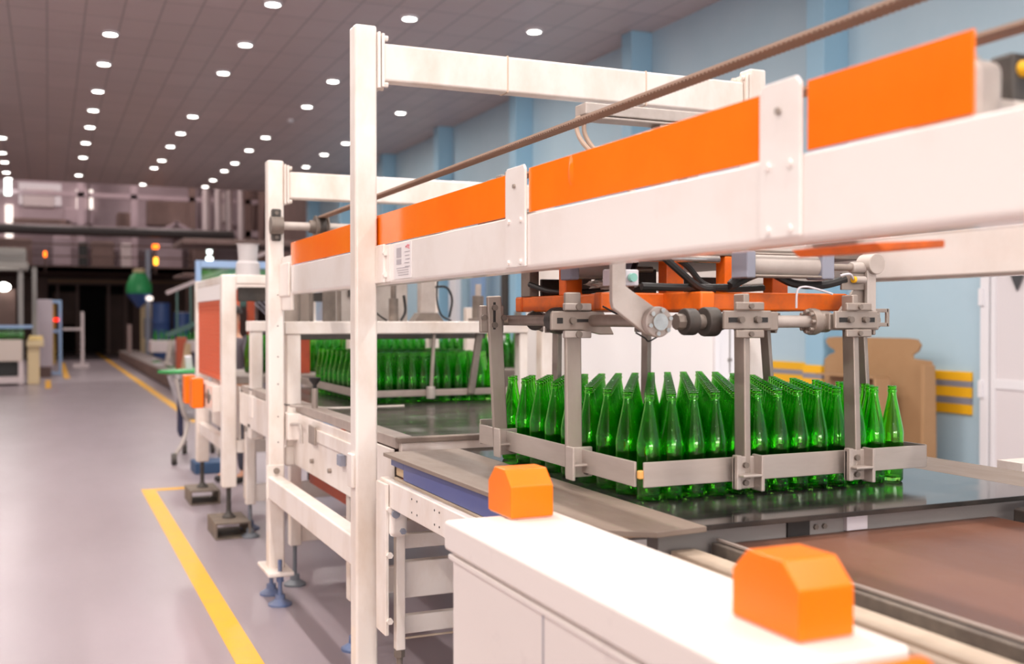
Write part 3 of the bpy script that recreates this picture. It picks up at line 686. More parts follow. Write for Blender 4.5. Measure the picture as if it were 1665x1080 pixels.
for x, y in ((3.05, 4.06), (3.05, 2.42), (1.30, 2.52)):
    l2 = B().box(x, x+.04, y, y+.04, .12, 1.09 if x > 2 else .905).obj('leg', white, tt, .004)
    B().lathe((x+.02, y+.02, 0), [(.068, 0), (.068, .012), (.03, .035), (.02, .12)], 16).obj('levelling_foot', footblue, l2)
for z0, z1, d in ((.525, .672, .05), (.38, .455, .04), (.725, .783, .04)):
    B().box(1.30, 3.05, 4.06, 4.06+d, z0, z1).obj('cross_rail', white, tt, .006)
B().box(1.30, 3.05, 4.02, 4.03, .372, .380).box(1.32, 3.05, 4.10, 4.2, .83, .86).obj('cross_rail', beige, tt, .003)
B().box(3.05, 3.09, 2.45, 4.1, .905, 1.012).obj('side_beam', white, tt, .006)

# ------------------------------------------------------------------ brown board conveyor at the front right
bc = thing('brown_conveyor', (2.13, 1.4, 0), 'front right conveyor with a wide brown top between dark rails', 'conveyor')
B().box(1.635, 2.63, .35, 2.355, 1.035, 1.05).obj('brown_top', brownbelt, bc, .003)
B().box(1.60, 1.635, .35, 2.34, .99, 1.060).obj('rail', mat('worn_dark_rail', (.13, .105, .09), .45, metal=.3, dirt=(.3, .25, .2), scale=9), bc, .004)
B().box(1.615, 1.625, .35, 2.34, 1.062, 1.070).obj('rail_lip', guide, bc, .002)
B().box(1.555, 1.598, .35, 2.34, .99, 1.03).obj('rail', steeld, bc, .004)
B().box(1.475, 1.55, .35, 2.34, .98, 1.050).obj('side_beam', beige, bc, .004)
B().box(1.415, 1.44, .35, 2.30, 1.0, 1.055).obj('side_beam', beige, bc, .004)
B().box(2.65, 2.76, .35, 2.30, .99, 1.085).obj('rail', darkm, bc, .01)
B().box(2.76, 2.84, .35, 2.30, 1.0, 1.10).obj('side_beam', greym, bc, .004)
for x in (1.46, 2.72):
    for y in (.5, 2.15): B().box(x, x+.06, y, y+.06, 0, 1.0).obj('leg', white, bc, .004)
o = B().box(3.485, 3.8, 2.98, 3.10, .0, 1.085).obj('concrete_pier', mat('chipped_plaster', (.66, .58, .53), .8, dirt=(.5, .4, .36), scale=12)); tag(o, 'chipped pale block at the right edge beyond the slide plate', 'block')

# ------------------------------------------------------------------ white drive cabinet and orange covers
wc = thing('drive_cabinet', (1.04, 1.8, 0), 'long white machine cabinet in the foreground with a rolled lip', 'cabinet')
B().box(.917, 1.20, 1.25, 2.46, .05, 1.07).obj('body', cabwhite, wc, .008)
B().box(.902, 1.212, 1.235, 2.482, 1.075, 1.149).obj('lid', cabwhite, wc, .010, 3)
B().box(.909, 1.205, 1.24, 2.47, 1.052, 1.066).obj('lip', cabwhite, wc, .004)
B().box(.93, 1.20, 1.27, 2.42, 1.149, 1.1505).obj('top_panel', cabwhite, wc, .001)
B().box(.9155, .918, 1.93, 1.934, .06, 1.05).obj('panel_seam', greyst, wc)
B().box(.93, 1.18, 1.29, 2.42, 0, .05).obj('plinth', darkm, wc)
B().box(1.0, 1.22, 2.46, 2.60, .93, 1.115).obj('end_block', cabwhite, wc, .006)
def cover(name, x0, x1, y0, y1, z0, h, label):
    t = thing(name, ((x0+x1)/2, (y0+y1)/2, z0), label, 'cover box', 'orange cover boxes')
    cx, cy_ = .042*(h/.13), .045*(h/.13)
    prof = [(y0, z0+.004), (y1, z0+.004), (y1, z0+h-cx), (y1-cy_, z0+h), (y0+cy_, z0+h), (y0, z0+h-cx)]
    B().prism(prof, 'X', x0, x1).obj('shell', orange3, t, .004, 3)
    f = B()
    for xx in (x0+.018, x1-.018):
        for yy in (y0+.015, y1-.015): f.cyl((xx, yy, z0+.0006), (xx, yy, z0+.014), .009, 10)
    f.split('mounting_foot', steel, t)
    B().box(x0+.004, x1-.004, y0+.004, y1-.004, z0+.0015, z0+.006).obj('base_flange', mat('orange_base', (.72, .42, .3), .4), t)
    return t
cover('orange_cover', 1.048, 1.165, 2.395, 2.545, 1.15, .122, 'orange cover box at the far end of the white cabinet')
cover('orange_cover', 1.05, 1.158, 1.30, 1.475, 1.15, .122, 'large orange cover box at the near end of the white cabinet')
sh_ = thing('low_cabinet', (1.0, .8, 0), 'white machine cabinet before the long one, almost outside the picture', 'cabinet')
B().box(.76, 1.02, .55, 1.0, 0, 1.15).obj('body', cabwhite, sh_, .008)
cover('orange_cover', .83, .92, .87, .965, 1.15, .112, 'orange cover box cut off by the bottom edge of the picture')

# ------------------------------------------------------------------ second conveyor
c2 = thing('layer_conveyor', (2.1, 6.5, 0), 'second conveyor with dark belt and white side panels behind the tall post', 'conveyor')
B().box(1.43, 2.80, 4.30, 8.2, 1.105, 1.12).obj('belt', belt2, c2, .002)
B().box(1.345, 1.43, 4.29, 8.2, 1.10, 1.148).obj('guide_strip', guide, c2, .004)
B().box(2.80, 2.88, 4.29, 8.2, 1.10, 1.148).obj('guide_strip', guide, c2, .004)
B().box(1.345, 2.88, 4.245, 4.30, 1.128, 1.150).obj('nose_plate', dusty, c2, .004)
B().box(1.36, 2.87, 4.26, 4.30, 1.02, 1.127).obj('nose_beam', white, c2, .004)
B().box(1.33, 1.344, 4.30, 6.95, .79, 1.098).obj('side_panel', white, c2, .004)
B().box(1.33, 1.344, 6.97, 8.2, .86, 1.098).obj('side_panel', white, c2, .004)
B().box(2.88, 2.892, 4.30, 8.2, .79, 1.098).obj('side_panel', white, c2, .004)
bb = B()
for y, z in ((5.75, .87), (5.35, .87), (6.75, .87), (6.75, 1.04), (4.8, .87)): bb.cyl((1.33, y, z), (1.312, y, z), .013, 8)
bb.split('bolt', steel, c2)
B().box(1.318, 1.33, 4.9, 5.75, .985, 1.055).obj('rail_bracket', white, c2, .006)
B().box(1.305, 1.318, 5.62, 5.76, .97, 1.07).obj('bracket_plate', steel, c2, .004)
B().box(1.30, 1.33, 5.05, 5.12, .93, .985).obj('sensor', bluegrey, c2, .004)
for x in (1.36, 2.80):
    for y in (5.1, 6.5, 8.08):
        l3 = B().box(x, x+.07, y, y+.07, .25, .80).obj('leg', white, c2, .006)
        B().lathe((x+.035, y+.035, 0), [(.068, 0), (.068, .012), (.03, .035), (.028, .07)], 20).cyl((x+.035, y+.035, .06), (x+.035, y+.035, .26), .013, 10).obj('levelling_foot', footgrey if y > 6 else footblue, l3)
for y in (5.11, 6.51, 8.09): B().box(1.43, 2.80, y, y+.05, .27, .40).obj('cross_rail', white, c2, .006)
B().box(1.5, 2.75, 5.2, 6.6, .62, .86).obj('drive_guard', redor, c2, .01)
B().cyl((1.45, 4.9, .93), (2.8, 4.9, .93), .05, 16).obj('roller', steeld, c2)
nz_ = B()
for k in range(9): nz_.cyl((1.36+.02*k, 4.24, 1.06+.01*(k % 3)), (1.36+.02*k, 4.255, 1.06+.01*(k % 3)), .009, 8)
nz_.obj('chain_end', steeld, c2)
# white tube stand frames over the second conveyor
def stand(y, x0, x1, label, zt=1.635):
    s = B().box(x0-.03, x1, y-.05, y+.12, zt-.075, zt).obj('stand_beam', white, c2, .006)
    l = B().box(x0-.02, x0+.065, y-.04, y+.045, .86, zt-.075).obj('stand_leg', white, c2, .008)
    B().box(x0-.024, x0+.069, y-.044, y+.049, 1.138, 1.145).obj('joint', darkm, l)
    B().box(x0-.04, x0+.06, y-.16, y-.04, .945, 1.10).obj('clamp_box', white, l, .006)
    B().box(x0-.03, x0+.07, y-.05, y+.06, .78, .90).obj('lower_sleeve', white, l, .012)
    hb = B()
    for dx in (.05, .10):
        for dy in (-.02, .04): hb.cyl((x0+dx, y+dy, zt), (x0+dx, y+dy, zt+.001), .012, 10)
    hb.obj('hole', black, s)
    B().box(x1-.06, x1, y-.04, y+.045, 1.121, zt-.075).obj('stand_leg', white, c2, .008)
    return s
s_a = stand(6.30, 1.312, 2.86, 'front white tube stand above the second bottle layer')
stand(7.78, 1.36, 2.78, 'rear white tube stand behind the second bottle layer')
# second gripper bars around second layer
g2 = thing('layer_clamp', (2.2, 6.9, 1.15), 'steel clamp bars and rods around the second bottle layer', 'gripper')
B().box(1.74, 2.76, 6.315, 6.33, 1.165, 1.205).obj('clamp_bar', guide, g2, .003)
B().box(1.735, 1.75, 6.34, 7.95, 1.165, 1.215).obj('clamp_bar', guide, g2, .003)
B().box(2.70, 2.715, 6.34, 7.95, 1.165, 1.205).obj('clamp_bar', guide, g2, .003)
B().bar((2.205, 6.30, 1.18), (2.228, 6.30, 1.558), .022, .022).obj('push_rod', steel, g2, .006)
B().cyl((2.205, 6.30, 1.15), (2.205, 6.30, 1.225), .028, 12).obj('rod_end', alu, g2, .004)
B().bar((2.475, 6.30, 1.17), (2.535, 6.30, 1.558), .045, .03).obj('push_rod', steeld, g2, .006)
B().cyl((2.545, 6.36, 1.637), (2.55, 6.36, 1.80), .035, 16, .038).cyl((2.54, 6.36, 1.637), (2.54, 6.36, 1.655), .055, 20).obj('spring_sleeve', steeld, g2, .004)
B().cyl((2.55, 6.36, 1.80), (2.552, 6.36, 1.875), .02, 12).obj('rod_tip', alu, g2)
B().cyl((1.98, 6.36, 1.636), (1.98, 6.36, 1.78), .03, 16).cyl((1.98, 6.36, 1.78), (1.98, 6.36, 2.0), .018, 12).obj('spring_sleeve', steeld, g2, .003)
B().box(2.16, 2.26, 6.36, 6.44, 1.64, 2.2).obj('mast', alu, g2, .01)
B().prism([(2.11, 1.636), (2.31, 1.636), (2.27, 1.69), (2.15, 1.69)], 'Y', 6.34, 6.46).obj('mast_base', steeld, g2, .004)
B().box(1.78, 2.25, 6.9, 7.1, 1.62, 1.95).box(1.8, 2.3, 6.9, 7.1, 1.95, 2.0).obj('gripper_body', alu, g2, .01)
B().prism([(1.83, 1.80), (2.02, 1.87), (2.02, 1.92), (1.83, 1.92)], 'Y', 6.86, 6.9).obj('dark_cover', darkm, g2)
for p_, r_ in (([(1.84, 6.4, 1.8), (1.87, 6.4, 1.70), (1.95, 6.4, 1.64)], .006), ([(2.30, 6.4, 2.0), (2.28, 6.4, 1.80), (2.31, 6.4, 1.68), (2.38, 6.4, 1.64)], .006), ([(2.33, 6.6, 1.86), (2.42, 6.6, 1.86), (2.46, 6.6, 1.78), (2.44, 6.6, 1.66)], .008), ([(2.06, 6.4, 1.80), (2.07, 6.4, 1.70), (2.04, 6.4, 1.64)], .009)):
    B().tube(p_, r_).obj('hose', black, g2)
B().box(1.42, 1.60, 7.0, 7.02, 1.60, 1.98).obj('slotted_plate', steel, g2, .004)
B().cyl((1.60, 6.95, 1.555), (1.60, 6.95, 1.98), .012, 10).cyl((1.46, 6.7, 1.555), (1.46, 6.7, 1.95), .010, 10).cyl((1.70, 6.62, 1.555), (1.70, 6.62, 1.95), .014, 10).split('push_rod', steeld, g2)
B().box(1.62, 1.70, 6.7, 6.74, 1.62, 1.98).obj('gripper_arm', steeld, g2, .004)
B().box(1.45, 2.7, 6.6, 7.6, 1.52, 1.555).obj('pusher_plate', darkm, g2, .004)
# clamp screws with dark knobs on the guide
for k, (x, y) in enumerate(((1.375, 5.9), (1.365, 7.0))):
    ks = thing('clamp_screw', (x, y, 1.148), ('dark star-knob clamp screw beside the front stand leg', 'dark star-knob clamp screw left of the front stand leg')[k], 'clamp screw', 'clamp screws on the conveyor guide')
    B().cyl((x, y, 1.148), (x, y, 1.26), .018, 12).obj('stem', steel, ks)
    B().lathe((x, y, 1.26), [(.012, 0), (.012, .02), (.032, .045), (.034, .06), (.01, .063)], 10).obj('knob', black, ks)
B().tube([(1.30, 6.2, 1.142), (1.40, 6.0, 1.142), (1.5, 5.9, 1.142), (1.9, 5.9, 1.142)], .008).obj('guide_wire', alu, c2)
B().tube([(1.29, 6.22, 1.03), (1.30, 6.0, 1.05), (1.30, 5.92, 1.04), (1.30, 5.9, .95)], .010).obj('handle', alu, c2)

# white enclosure behind the near layer
we = thing('white_enclosure', (3.9, 6.6, 0), 'plain white machine enclosure standing behind the nearest bottles', 'enclosure')
B().box(3.36, 4.46, 6.5, 7.4, .95, 1.98).obj('panel', whiteflat, we, .006)
B().box(3.36, 4.7, 6.5, 7.4, .1, .95).obj('base', mat('wood_brown_base', (.40, .24, .14), .6), we, .006)
B().box(4.46, 4.50, 6.47, 6.52, .95, 1.98).box(4.50, 4.72, 6.5, 7.4, .95, 1.98).obj('edge_post', doorf, we, .004)
B().box(4.60, 4.605, 6.49, 6.499, 1.25, 1.6).bolt((4.6, 6.5, 1.35), (0, -1, 0), .015, .02).bolt((4.6, 6.5, 1.2), (0, -1, 0), .015, .02).obj('latch', greym, we)
B().box(4.44, 4.52, 6.44, 6.5, .965, 1.02).obj('hinge_block', black, we, .006)
for x in (3.38, 4.62): B().box(x, x+.06, 6.55, 7.35, 0, .1).obj('leg', white, we)
wp = B().bar((4.86, 6.5, 0), (4.82, 6.52, 1.75), .09, .02, (0, 1, 0)).obj('plastered_board', mat('scribbled_board', (.78, .68, .62), .6, dirt=(.25, .17, .14), scale=14, amount=-.75, stretch=(1.5, 1, .5))); tag(wp, 'narrow cream board with dark scribbles beside the white enclosure', 'board')

# cardboard trays leaning on the wall
ct = thing('cardboard_tray', (8.7, 9.4, .0), 'large brown cardboard tray with wavy top leaning on the blue wall', 'cardboard tray')
prof = [(8.45, 0), (10.2, 0), (10.2, 1.16), (10.12, 1.22), (10.02, 1.25), (10.02, 1.28), (10.12, 1.32), (10.18, 1.38), (10.14, 1.43), (10.0, 1.44), (8.85, 1.44), (8.72, 1.43), (8.66, 1.37), (8.70, 1.30), (8.78, 1.26), (8.78, 1.22), (8.52, 1.20), (8.47, 1.0)]
B().prism(prof, 'X', 8.60, 8.63).obj('sheet', card, ct, .004)
B().box(8.45, 8.60, 8.45, 8.50, 0, 1.16).obj('side_flap', card, ct, .004)
ct2 = thing('cardboard_tray', (8.45, 9.6, 0), 'shallow cardboard tray standing open in front of the larger sheet', 'cardboard tray')
B().box(8.42, 8.44, 8.95, 9.9, 0, 1.0).obj('base_sheet', mat('cardboard_inside', (.36, .21, .11), .85), ct2)
B().box(8.22, 8.42, 8.92, 8.95, 0, 1.0).obj('side_flap', card_in, ct2)
B().box(8.22, 8.42, 8.95, 9.9, 1.0, 1.02).obj('top_flap', card, ct2)

# ------------------------------------------------------------------ palletiser frame with red mesh
pf = thing('guard_frame', (1.6, 9.2, 0), 'white machine frame with a red mesh guard left of the second conveyor', 'machine frame')
def fleg(x0, x1, y0, y1, z0, z1, ztopblock):
    l = B().box(x0, x1, y0, y1, z0, z1).obj('leg', white, pf, .012)
    cx, cyy = (x0+x1)/2, (y0+y1)/2
    B().cyl((cx, cyy, ztopblock+.02), (cx, cyy, z0+.01), .018, 12).lathe((cx, cyy, ztopblock), [(.05, 0), (.05, .01), (.022, .04), (.018, .06)], 16).obj('levelling_foot', darkm, l)
fleg(1.21, 1.32, 8.25, 8.36, .36, 1.99, .125)
fleg(1.22, 1.33, 9.85, 9.96, .36, 1.99, .125)
fleg(2.2, 2.31, 8.25, 8.36, .36, 1.99, 0.0)
fleg(2.2, 2.31, 9.85, 9.96, .36, 1.99, 0.0)
B().box(1.32, 2.2, 8.26, 8.35, 1.92, 1.99).box(1.32, 2.2, 9.86, 9.95, 1.92, 1.99).box(1.225, 1.315, 8.36, 9.85, 1.92, 1.985).box(2.21, 2.30, 8.36, 9.85, 1.92, 1.985).obj('top_rail', white, pf, .008)
B().box(1.24, 1.31, 8.36, 9.85, .62, .72).box(1.32, 2.2, 8.27, 8.34, .62, .72).obj('lower_rail', white, pf, .008)
B().box(1.225, 1.30, 8.36, 9.85, 1.80, 1.92).obj('upper_box', whiteflat, pf, .004)
mg = B().box(1.235, 1.25, 8.38, 9.8, 1.17, 1.20).box(1.235, 1.25, 8.38, 9.8, 1.77, 1.80).box(1.235, 1.25, 8.38, 8.41, 1.2, 1.77).box(1.235, 1.25, 9.77, 9.8, 1.2, 1.77)
k = 8.44
while k < 9.77: mg.box(1.238, 1.247, k, k+.018, 1.2, 1.77); k += .034
k = 1.225
while k < 1.77: mg.box(1.239, 1.246, 8.41, 9.77, k, k+.012); k += .034
mg.obj('mesh_guard', mat('red_mesh_paint', (.62, .125, .055), .5), pf)
B().box(1.22, 1.235, 8.37, 8.42, 1.68, 1.74).box(1.22, 1.235, 8.37, 8.42, 1.24, 1.30).split('hinge', white, pf, .003)
B().box(1.16, 1.24, 8.4, 9.3, .93, 1.13).obj('drive_box', white, pf, .006)
B().cyl((1.155, 8.62, 1.04), (1.17, 8.62, 1.04), .06, 16).box(1.15, 1.16, 8.5, 8.74, 1.02, 1.06).obj('bearing', steeld, pf)
B().box(1.06, 1.15, 8.82, 9.02, .93, 1.17).obj('orange_cover', orange3, pf, .01)
B().box(1.06, 1.15, 9.32, 9.5, .93, 1.17).obj('orange_cover', orange3, pf, .01)
B().box(1.5, 2.2, 9.6, 9.66, 1.86, 1.9).obj('red_bar', redor, pf, .004)
B().box(1.6, 1.66, 9.4, 9.45, 1.2, 1.92).obj('red_post', redor, pf, .004)
B().box(1.92, 2.0, 8.75, 8.8, 1.2, 1.92).obj('red_post', redor, pf, .004)
B().box(1.33, 2.31, 8.47, 9.7, 1.14, 1.198).obj('infeed_bed', mat('worn_bed', (.25, .21, .19), .5, dirt=(.35, .3, .27), scale=9), pf, .004)
B().box(1.345, 1.36, 8.3, 9.8, .72, 1.13).obj('side_panel', white, pf, .004)
B().box(1.36, 2.2, 8.4, 8.46, 1.79, 1.9).obj('dark_drive', darkm, pf, .006)
B().lathe((1.50, 8.8, 1.985), [(.10, 0), (.095, .12), (.075, .14), (.085, .27), (.10, .28)], 20).box(1.4, 1.6, 8.36, 8.9, 1.975, 1.986).obj('white_hopper', mat('hopper_pale', (.50, .46, .46), .4), pf)
# extra post right of it (leg of the rear white stand goes down with blue feet)
ip = thing('intermediate_post', (1.45, 8.42, 0), 'short white post on a blue levelling foot between the two frames', 'post')
B().box(1.40, 1.49, 8.375, 8.46, .24, 1.13).obj('column', white, ip, .01)
B().lathe((1.445, 8.42, 0), [(.075, 0), (.075, .014), (.03, .04), (.028, .07)], 20).cyl((1.445, 8.42, .06), (1.445, 8.42, .25), .014, 10).obj('levelling_foot', footblue, ip)
# steel channel blocks under feet
for k, (x, y, lab) in enumerate(((1.265, 8.305, 'rusty steel channel block under the near leg of the red mesh frame'), (1.275, 9.905, 'rusty steel channel block under the far leg of the red mesh frame'))):
    rust = mat('rusty_channel', (.16, .125, .10), .7, dirt=(.26, .2, .15), scale=10)
    b = B().box(x-.13, x+.13, y-.22, y+.22, .112, .125).box(x-.13, x-.115, y-.22, y+.22, 0, .112).box(x+.115, x+.13, y-.22, y+.22, 0, .112).box(x-.115, x+.115, y-.22, y+.22, 0, .010)
    o = b.obj('channel_block', rust, None, .002); tag(o, lab, 'block', 'steel blocks under the feet')

# ------------------------------------------------------------------ trolley
tr = thing('shopping_trolley', (1.6, 12.8, 0), 'metal trolley with green plastic scraps on top beyond the red mesh frame', 'trolley')
wire = mat('trolley_wire', (.55, .51, .52), .35, metal=.4)
bw = B()
def quad(a, b, c, d, nu, nv, r):
    a, b, c, d = map(Vector, (a, b, c, d))
    for i in range(nu+1):
        t = i/nu; bw.cyl(a.lerp(b, t), d.lerp(c, t), r, 5)
    for j in range(nv+1):
        t = j/nv; bw.cyl(a.lerp(d, t), b.lerp(c, t), r, 5)
T0, T1 = (1.31, 12.5, 1.02), (1.80, 12.5, 1.02); T2, T3 = (1.80, 13.35, .96), (1.32, 13.35, .96)
Q0, Q1, Q2, Q3 = (1.43, 12.62, .5), (1.70, 12.62, .5), (1.70, 13.2, .55), (1.43, 13.2, .55)
quad(T0, T1, Q1, Q0, 8, 5, .009); quad(T3, T2, Q2, Q3, 8, 5, .009); quad(T0, T3, Q3, Q0, 10, 5, .009); quad(T1, T2, Q2, Q1, 10, 5, .009); quad(Q0, Q1, Q2, Q3, 6, 8, .009)
bw.obj('basket', wire, tr)
B().tube([(1.33, 12.5, .98), (1.40, 12.55, .62), (1.46, 12.6, .45), (1.40, 12.52, .25), (1.31, 12.5, .10)], .024).tube([(1.79, 12.5, .98), (1.72, 12.55, .62), (1.70, 12.6, .45), (1.75, 12.52, .25), (1.80, 12.5, .10)], .024).tube([(1.42, 12.55, .24), (1.5, 13.0, .2), (1.52, 13.4, .12)], .012).tube([(1.72, 12.55, .24), (1.78, 13.0, .2), (1.84, 13.4, .12)], .012).obj('leg_tube', alu, tr)
for x, y in ((1.30, 12.48), (1.82, 12.48), (1.52, 13.42), (1.85, 13.42)):
    B().cyl((x-.025, y, .066), (x+.025, y, .066), .066, 18).obj('wheel', darkm, tr)
B().cyl((1.30, 12.46, 1.05), (1.82, 12.46, 1.05), .018, 10).obj('handle', grass_green, tr)
o = B().bar((1.24, 12.6, 1.045), (1.72, 12.9, 1.06), .34, .03).obj('green_sheet', grass_green); tag(o, 'bright green plastic sheet lying across the trolley', 'sheet')
o = B().bar((1.55, 12.8, .60), (1.48, 12.7, 1.22), .07, .07).obj('rolled_film', plast); tag(o, 'rolled clear film standing up in the trolley', 'film roll')
o = B().prism([(12.62, .95), (12.78, .95), (12.85, .34), (12.6, .30)], 'X', 1.37, 1.415).obj('navy_cloth', navy, None, .01); tag(o, 'navy cloth hanging off the side of the trolley', 'cloth')
o = B().box(1.42, 1.80, 11.6, 12.0, 0, .12).obj('blue_crate', mat('blue_crate', (.03, .075, .16), .5), None, .01); tag(o, 'flat blue crate on the floor behind the white legs', 'crate')

# ------------------------------------------------------------------ low aisle track
tk = thing('low_track', (2.95, 33, 0), 'long low dusty conveyor track running down the right of the walkway', 'conveyor')
B().box(2.62, 3.30, 15, 45.5, .16, .38).obj('bed', mat('dusty_track', (.27, .22, .205), .6, dirt=(.18, .14, .13), scale=2), tk, .01)
k = 0
for k in range(90):
    y = 15.1 + .33*k
    B().box(2.60, 2.62, y, y+.22, .03, .35).obj('side_block', brownm, tk)
B().box(2.63, 2.68, 15, 45.5, 0, .16).box(3.2, 3.26, 15, 45.5, 0, .16).obj('footing', brownd, tk)
o = B().box(2.72, 2.86, 41.9, 42.1, .38, 1.45).obj('track_post', mat('dusty_pink_post', (.35, .24, .22), .6)); tag(o, 'pale pinkish post standing on the low track', 'post')
for k in range(6):
    o = B().obox((2.85+.06*(k % 3), 25+1.9*k+.3*(k % 2), .396), (.16, .3, .03), Matrix.Rotation(.7*k, 3, 'Z')).obj('plastic_scrap', (grass_green, plast)[k % 2]); tag(o, ('green plastic scrap lying on the low track', 'clear plastic scrap lying on the low track')[k % 2], 'scrap', ('green scraps on the low track', 'clear scraps on the low track')[k % 2])
# bench with bottles
bn = thing('bottle_bench', (3.9, 33.5, 0), 'white inspection bench with green bottles on it beyond the trolley', 'bench')
B().box(2.80, 5.2, 33, 34, .66, 1.0).obj('top', pale, bn, .01)
for x, y in ((3.36, 33.05), (4.2, 33.05), (5.05, 33.05), (3.36, 33.85), (5.05, 33.85)): B().box(x, x+.12, y, y+.12, 0, .66).obj('leg', pale, bn, .006)
B().box(3.4, 5.1, 33.7, 33.75, .1, .64).obj('back_panel', bluedrum, bn)
o = B().box(2.88, 3.12, 27, 27.25, .381, 1.2).obj('orange_bin', redor, None, .02); tag(o, 'narrow red-orange bin standing on the track before the bench', 'bin')
o = B().bar((2.78, 24.6, .45), (2.95, 25.3, 1.08), .14, .05, (0, 1, 0)).bar((2.95, 25.3, 1.08), (3.05, 25.5, .40), .10, .04, (0, 1, 0)).obj('wooden_plank', wood); tag(o, 'pale wooden trestle standing on the track before the bench', 'trestle')
o = B().bar((2.80, 28.6, .45), (2.98, 29.2, 1.08), .12, .05, (0, 1, 0)).bar((2.98, 29.2, 1.08), (3.1, 29.5, .40), .10, .04, (0, 1, 0)).obj('grey_plank', guide); tag(o, 'grey trestle left of the wooden one', 'trestle')
o = B().prism([(2.8, .381), (3.28, .381), (3.28, .72), (3.1, .80), (2.86, .62)], 'Y', 20.8, 21.4).obj('covered_heap', guide, None, .05); tag(o, 'grey covered heap on the track beside the trestles', 'heap')
yc = thing('cream_cabinet', (3.7, 44.3, 0), 'cream control cabinet behind the bench with a grey door', 'cabinet')
B().box(3.40, 4.05, 44, 44.9, 0, 2.28).obj('body', cream, yc, .02)
B().box(3.44, 3.75, 43.95, 44.0, .9, 1.7).obj('door', greym, yc, .02)
for i_, (x, y, r_, h_) in enumerate(((3.95, 42.3, .33, 2.25), (4.75, 42.5, .33, 1.9), (5.5, 42.3, .32, 1.7))):
    d = thing('blue_drum', (x, y, 0), ('tall blue drum right beside the cream cabinet', 'middle blue drum behind the bench bottles', 'shortest blue drum, farthest right behind the bench')[i_], 'drum', 'blue drums behind the bench')
    B().lathe((x, y, 0), [(r_, 0), (r_, h_*.32), (r_+.015, h_*.33), (r_, h_*.34), (r_, h_*.66), (r_+.015, h_*.67), (r_, h_*.68), (r_, h_)], 24).obj('body', bluedrum, d)
    B().lathe((x, y, h_), [(r_*.9, 0), (r_*.9, .02)], 20).obj('lid', pale if i_ == 1 else bluedrum, d)
# green bell shaped hopper on a blue funnel
gh = thing('green_hopper', (3.2, 42.8, 0), 'green bell-shaped hopper on a blue funnel above the walkway', 'hopper')
B().lathe((3.2, 42.8, 2.62), [(.44, 0), (.48, .10), (.45, .36), (.32, .66), (.21, .80)], 24).obj('bell', mat('hopper_green', (.03, .34, .10), .4), gh)
B().lathe((3.2, 42.8, 3.42), [(.22, 0), (.24, .12), (.14, .15)], 16).obj('neck', cream, gh)
B().lathe((3.2, 42.8, 2.1), [(.08, 0), (.46, .48), (.48, .52)], 24).obj('funnel', bluedrum, gh)
B().box(3.44, 3.60, 42.7, 42.95, 0, 4.3).box(3.2, 3.5, 42.75, 42.85, 2.3, 2.4).obj('stand', bluegrey, gh, .01)
B().lathe((3.55, 42.5, 2.35), [(.03, 0), (.12, .03), (.12, .14), (.04, .18)], 14).obj('gauge', lamp_w, gh)
# blue glazed frame behind the guard frame
bf = thing('blue_booth', (2.6, 14.2, 0), 'light-blue framed glazed booth rising behind the red mesh frame', 'booth')
B().box(1.735, 1.80, 14, 14.1, 0, 2.40).box(3.4, 3.5, 14, 14.1, 0, 2.40).box(1.78, 3.4, 14, 14.1, 2.31, 2.40).box(3.4, 3.5, 16, 16.1, 0, 2.40).box(3.41, 3.49, 14.1, 16, 2.31, 2.40).box(1.78, 3.4, 14, 14.1, 1.95, 2.0).obj('frame', blueframe, bf, .006)
B().box(1.78, 3.4, 14.04, 14.05, 2.0, 2.31).obj('pane', clear, bf)
# wire fence behind the second conveyor
wf = thing('wire_fence', (3.6, 13.3, 0), 'grey chain-link guard fence behind the second conveyor', 'fence')
fm = B(); 
for i in range(18):
    x = 2.1 + i*.065
    fm.bar((x, 13.3, 1.2), (min(x+.9, 3.5), 13.3, 2.1), .008, .008); fm.bar((min(x+.9, 3.5), 13.306, 1.2), (x, 13.306, 2.1), .008, .008)
fm.obj('mesh', mat('galvanised_wire', (.42, .40, .46), .5), wf)
B().box(2.1, 3.5, 13.28, 13.33, 2.1, 2.15).box(2.1, 3.5, 13.28, 13.33, 1.15, 1.2).obj('rail', redor, wf)
for x in (2.1, 2.8, 3.44): B().box(x, x+.06, 13.27, 13.33, 0, 2.2).obj('post', redor if x < 4 else blueframe, wf)
# red-orange uprights of the loader
ld = thing('bottle_loader', (3.4, 9.2, 0), 'grey bottle bed on white posts carrying the far row of bottles', 'conveyor')
B().box(2.33, 4.6, 8.8, 9.6, 1.12, 1.195).obj('bed', mat('loader_bed', (.28, .235, .21), .5, dirt=(.4, .34, .3), scale=6), ld, .006)
B().box(2.33, 4.6, 8.78, 8.8, .9, 1.19).obj('side_panel', steeld, ld)
for x in (2.6, 3.5, 4.5): B().box(x, x+.06, 8.85, 8.91, 0, 1.12).obj('leg', white, ld)
B().box(2.99, 3.08, 8.6, 8.68, 0, 2.2).obj('white_post', white, ld, .006)
B().box(3.34, 3.43, 8.6, 8.68, 0, 1.75).obj('white_post', white, ld, .006)
B().box(3.95, 4.0, 8.9, 8.95, 1.195, 1.72).obj('guide_post', steeld, ld)
fe = thing('fire_extinguisher', (8.82, 25.6, 1.5), 'red fire extinguisher hanging on the far blue wall', 'extinguisher')
B().lathe((8.82, 25.6, 1.5), [(.10, 0), (.11, .03), (.11, .5), (.06, .58), (.04, .6)], 16).obj('body', mat('extinguisher_red', (.55, .10, .12), .4), fe)
B().cyl((8.82, 25.6, 2.1), (8.82, 25.6, 2.16), .03, 8).obj('valve', darkm, fe)
B().box(8.93, 9.0, 25.57, 25.63, 1.7, 1.76).obj('bracket', darkm, fe)
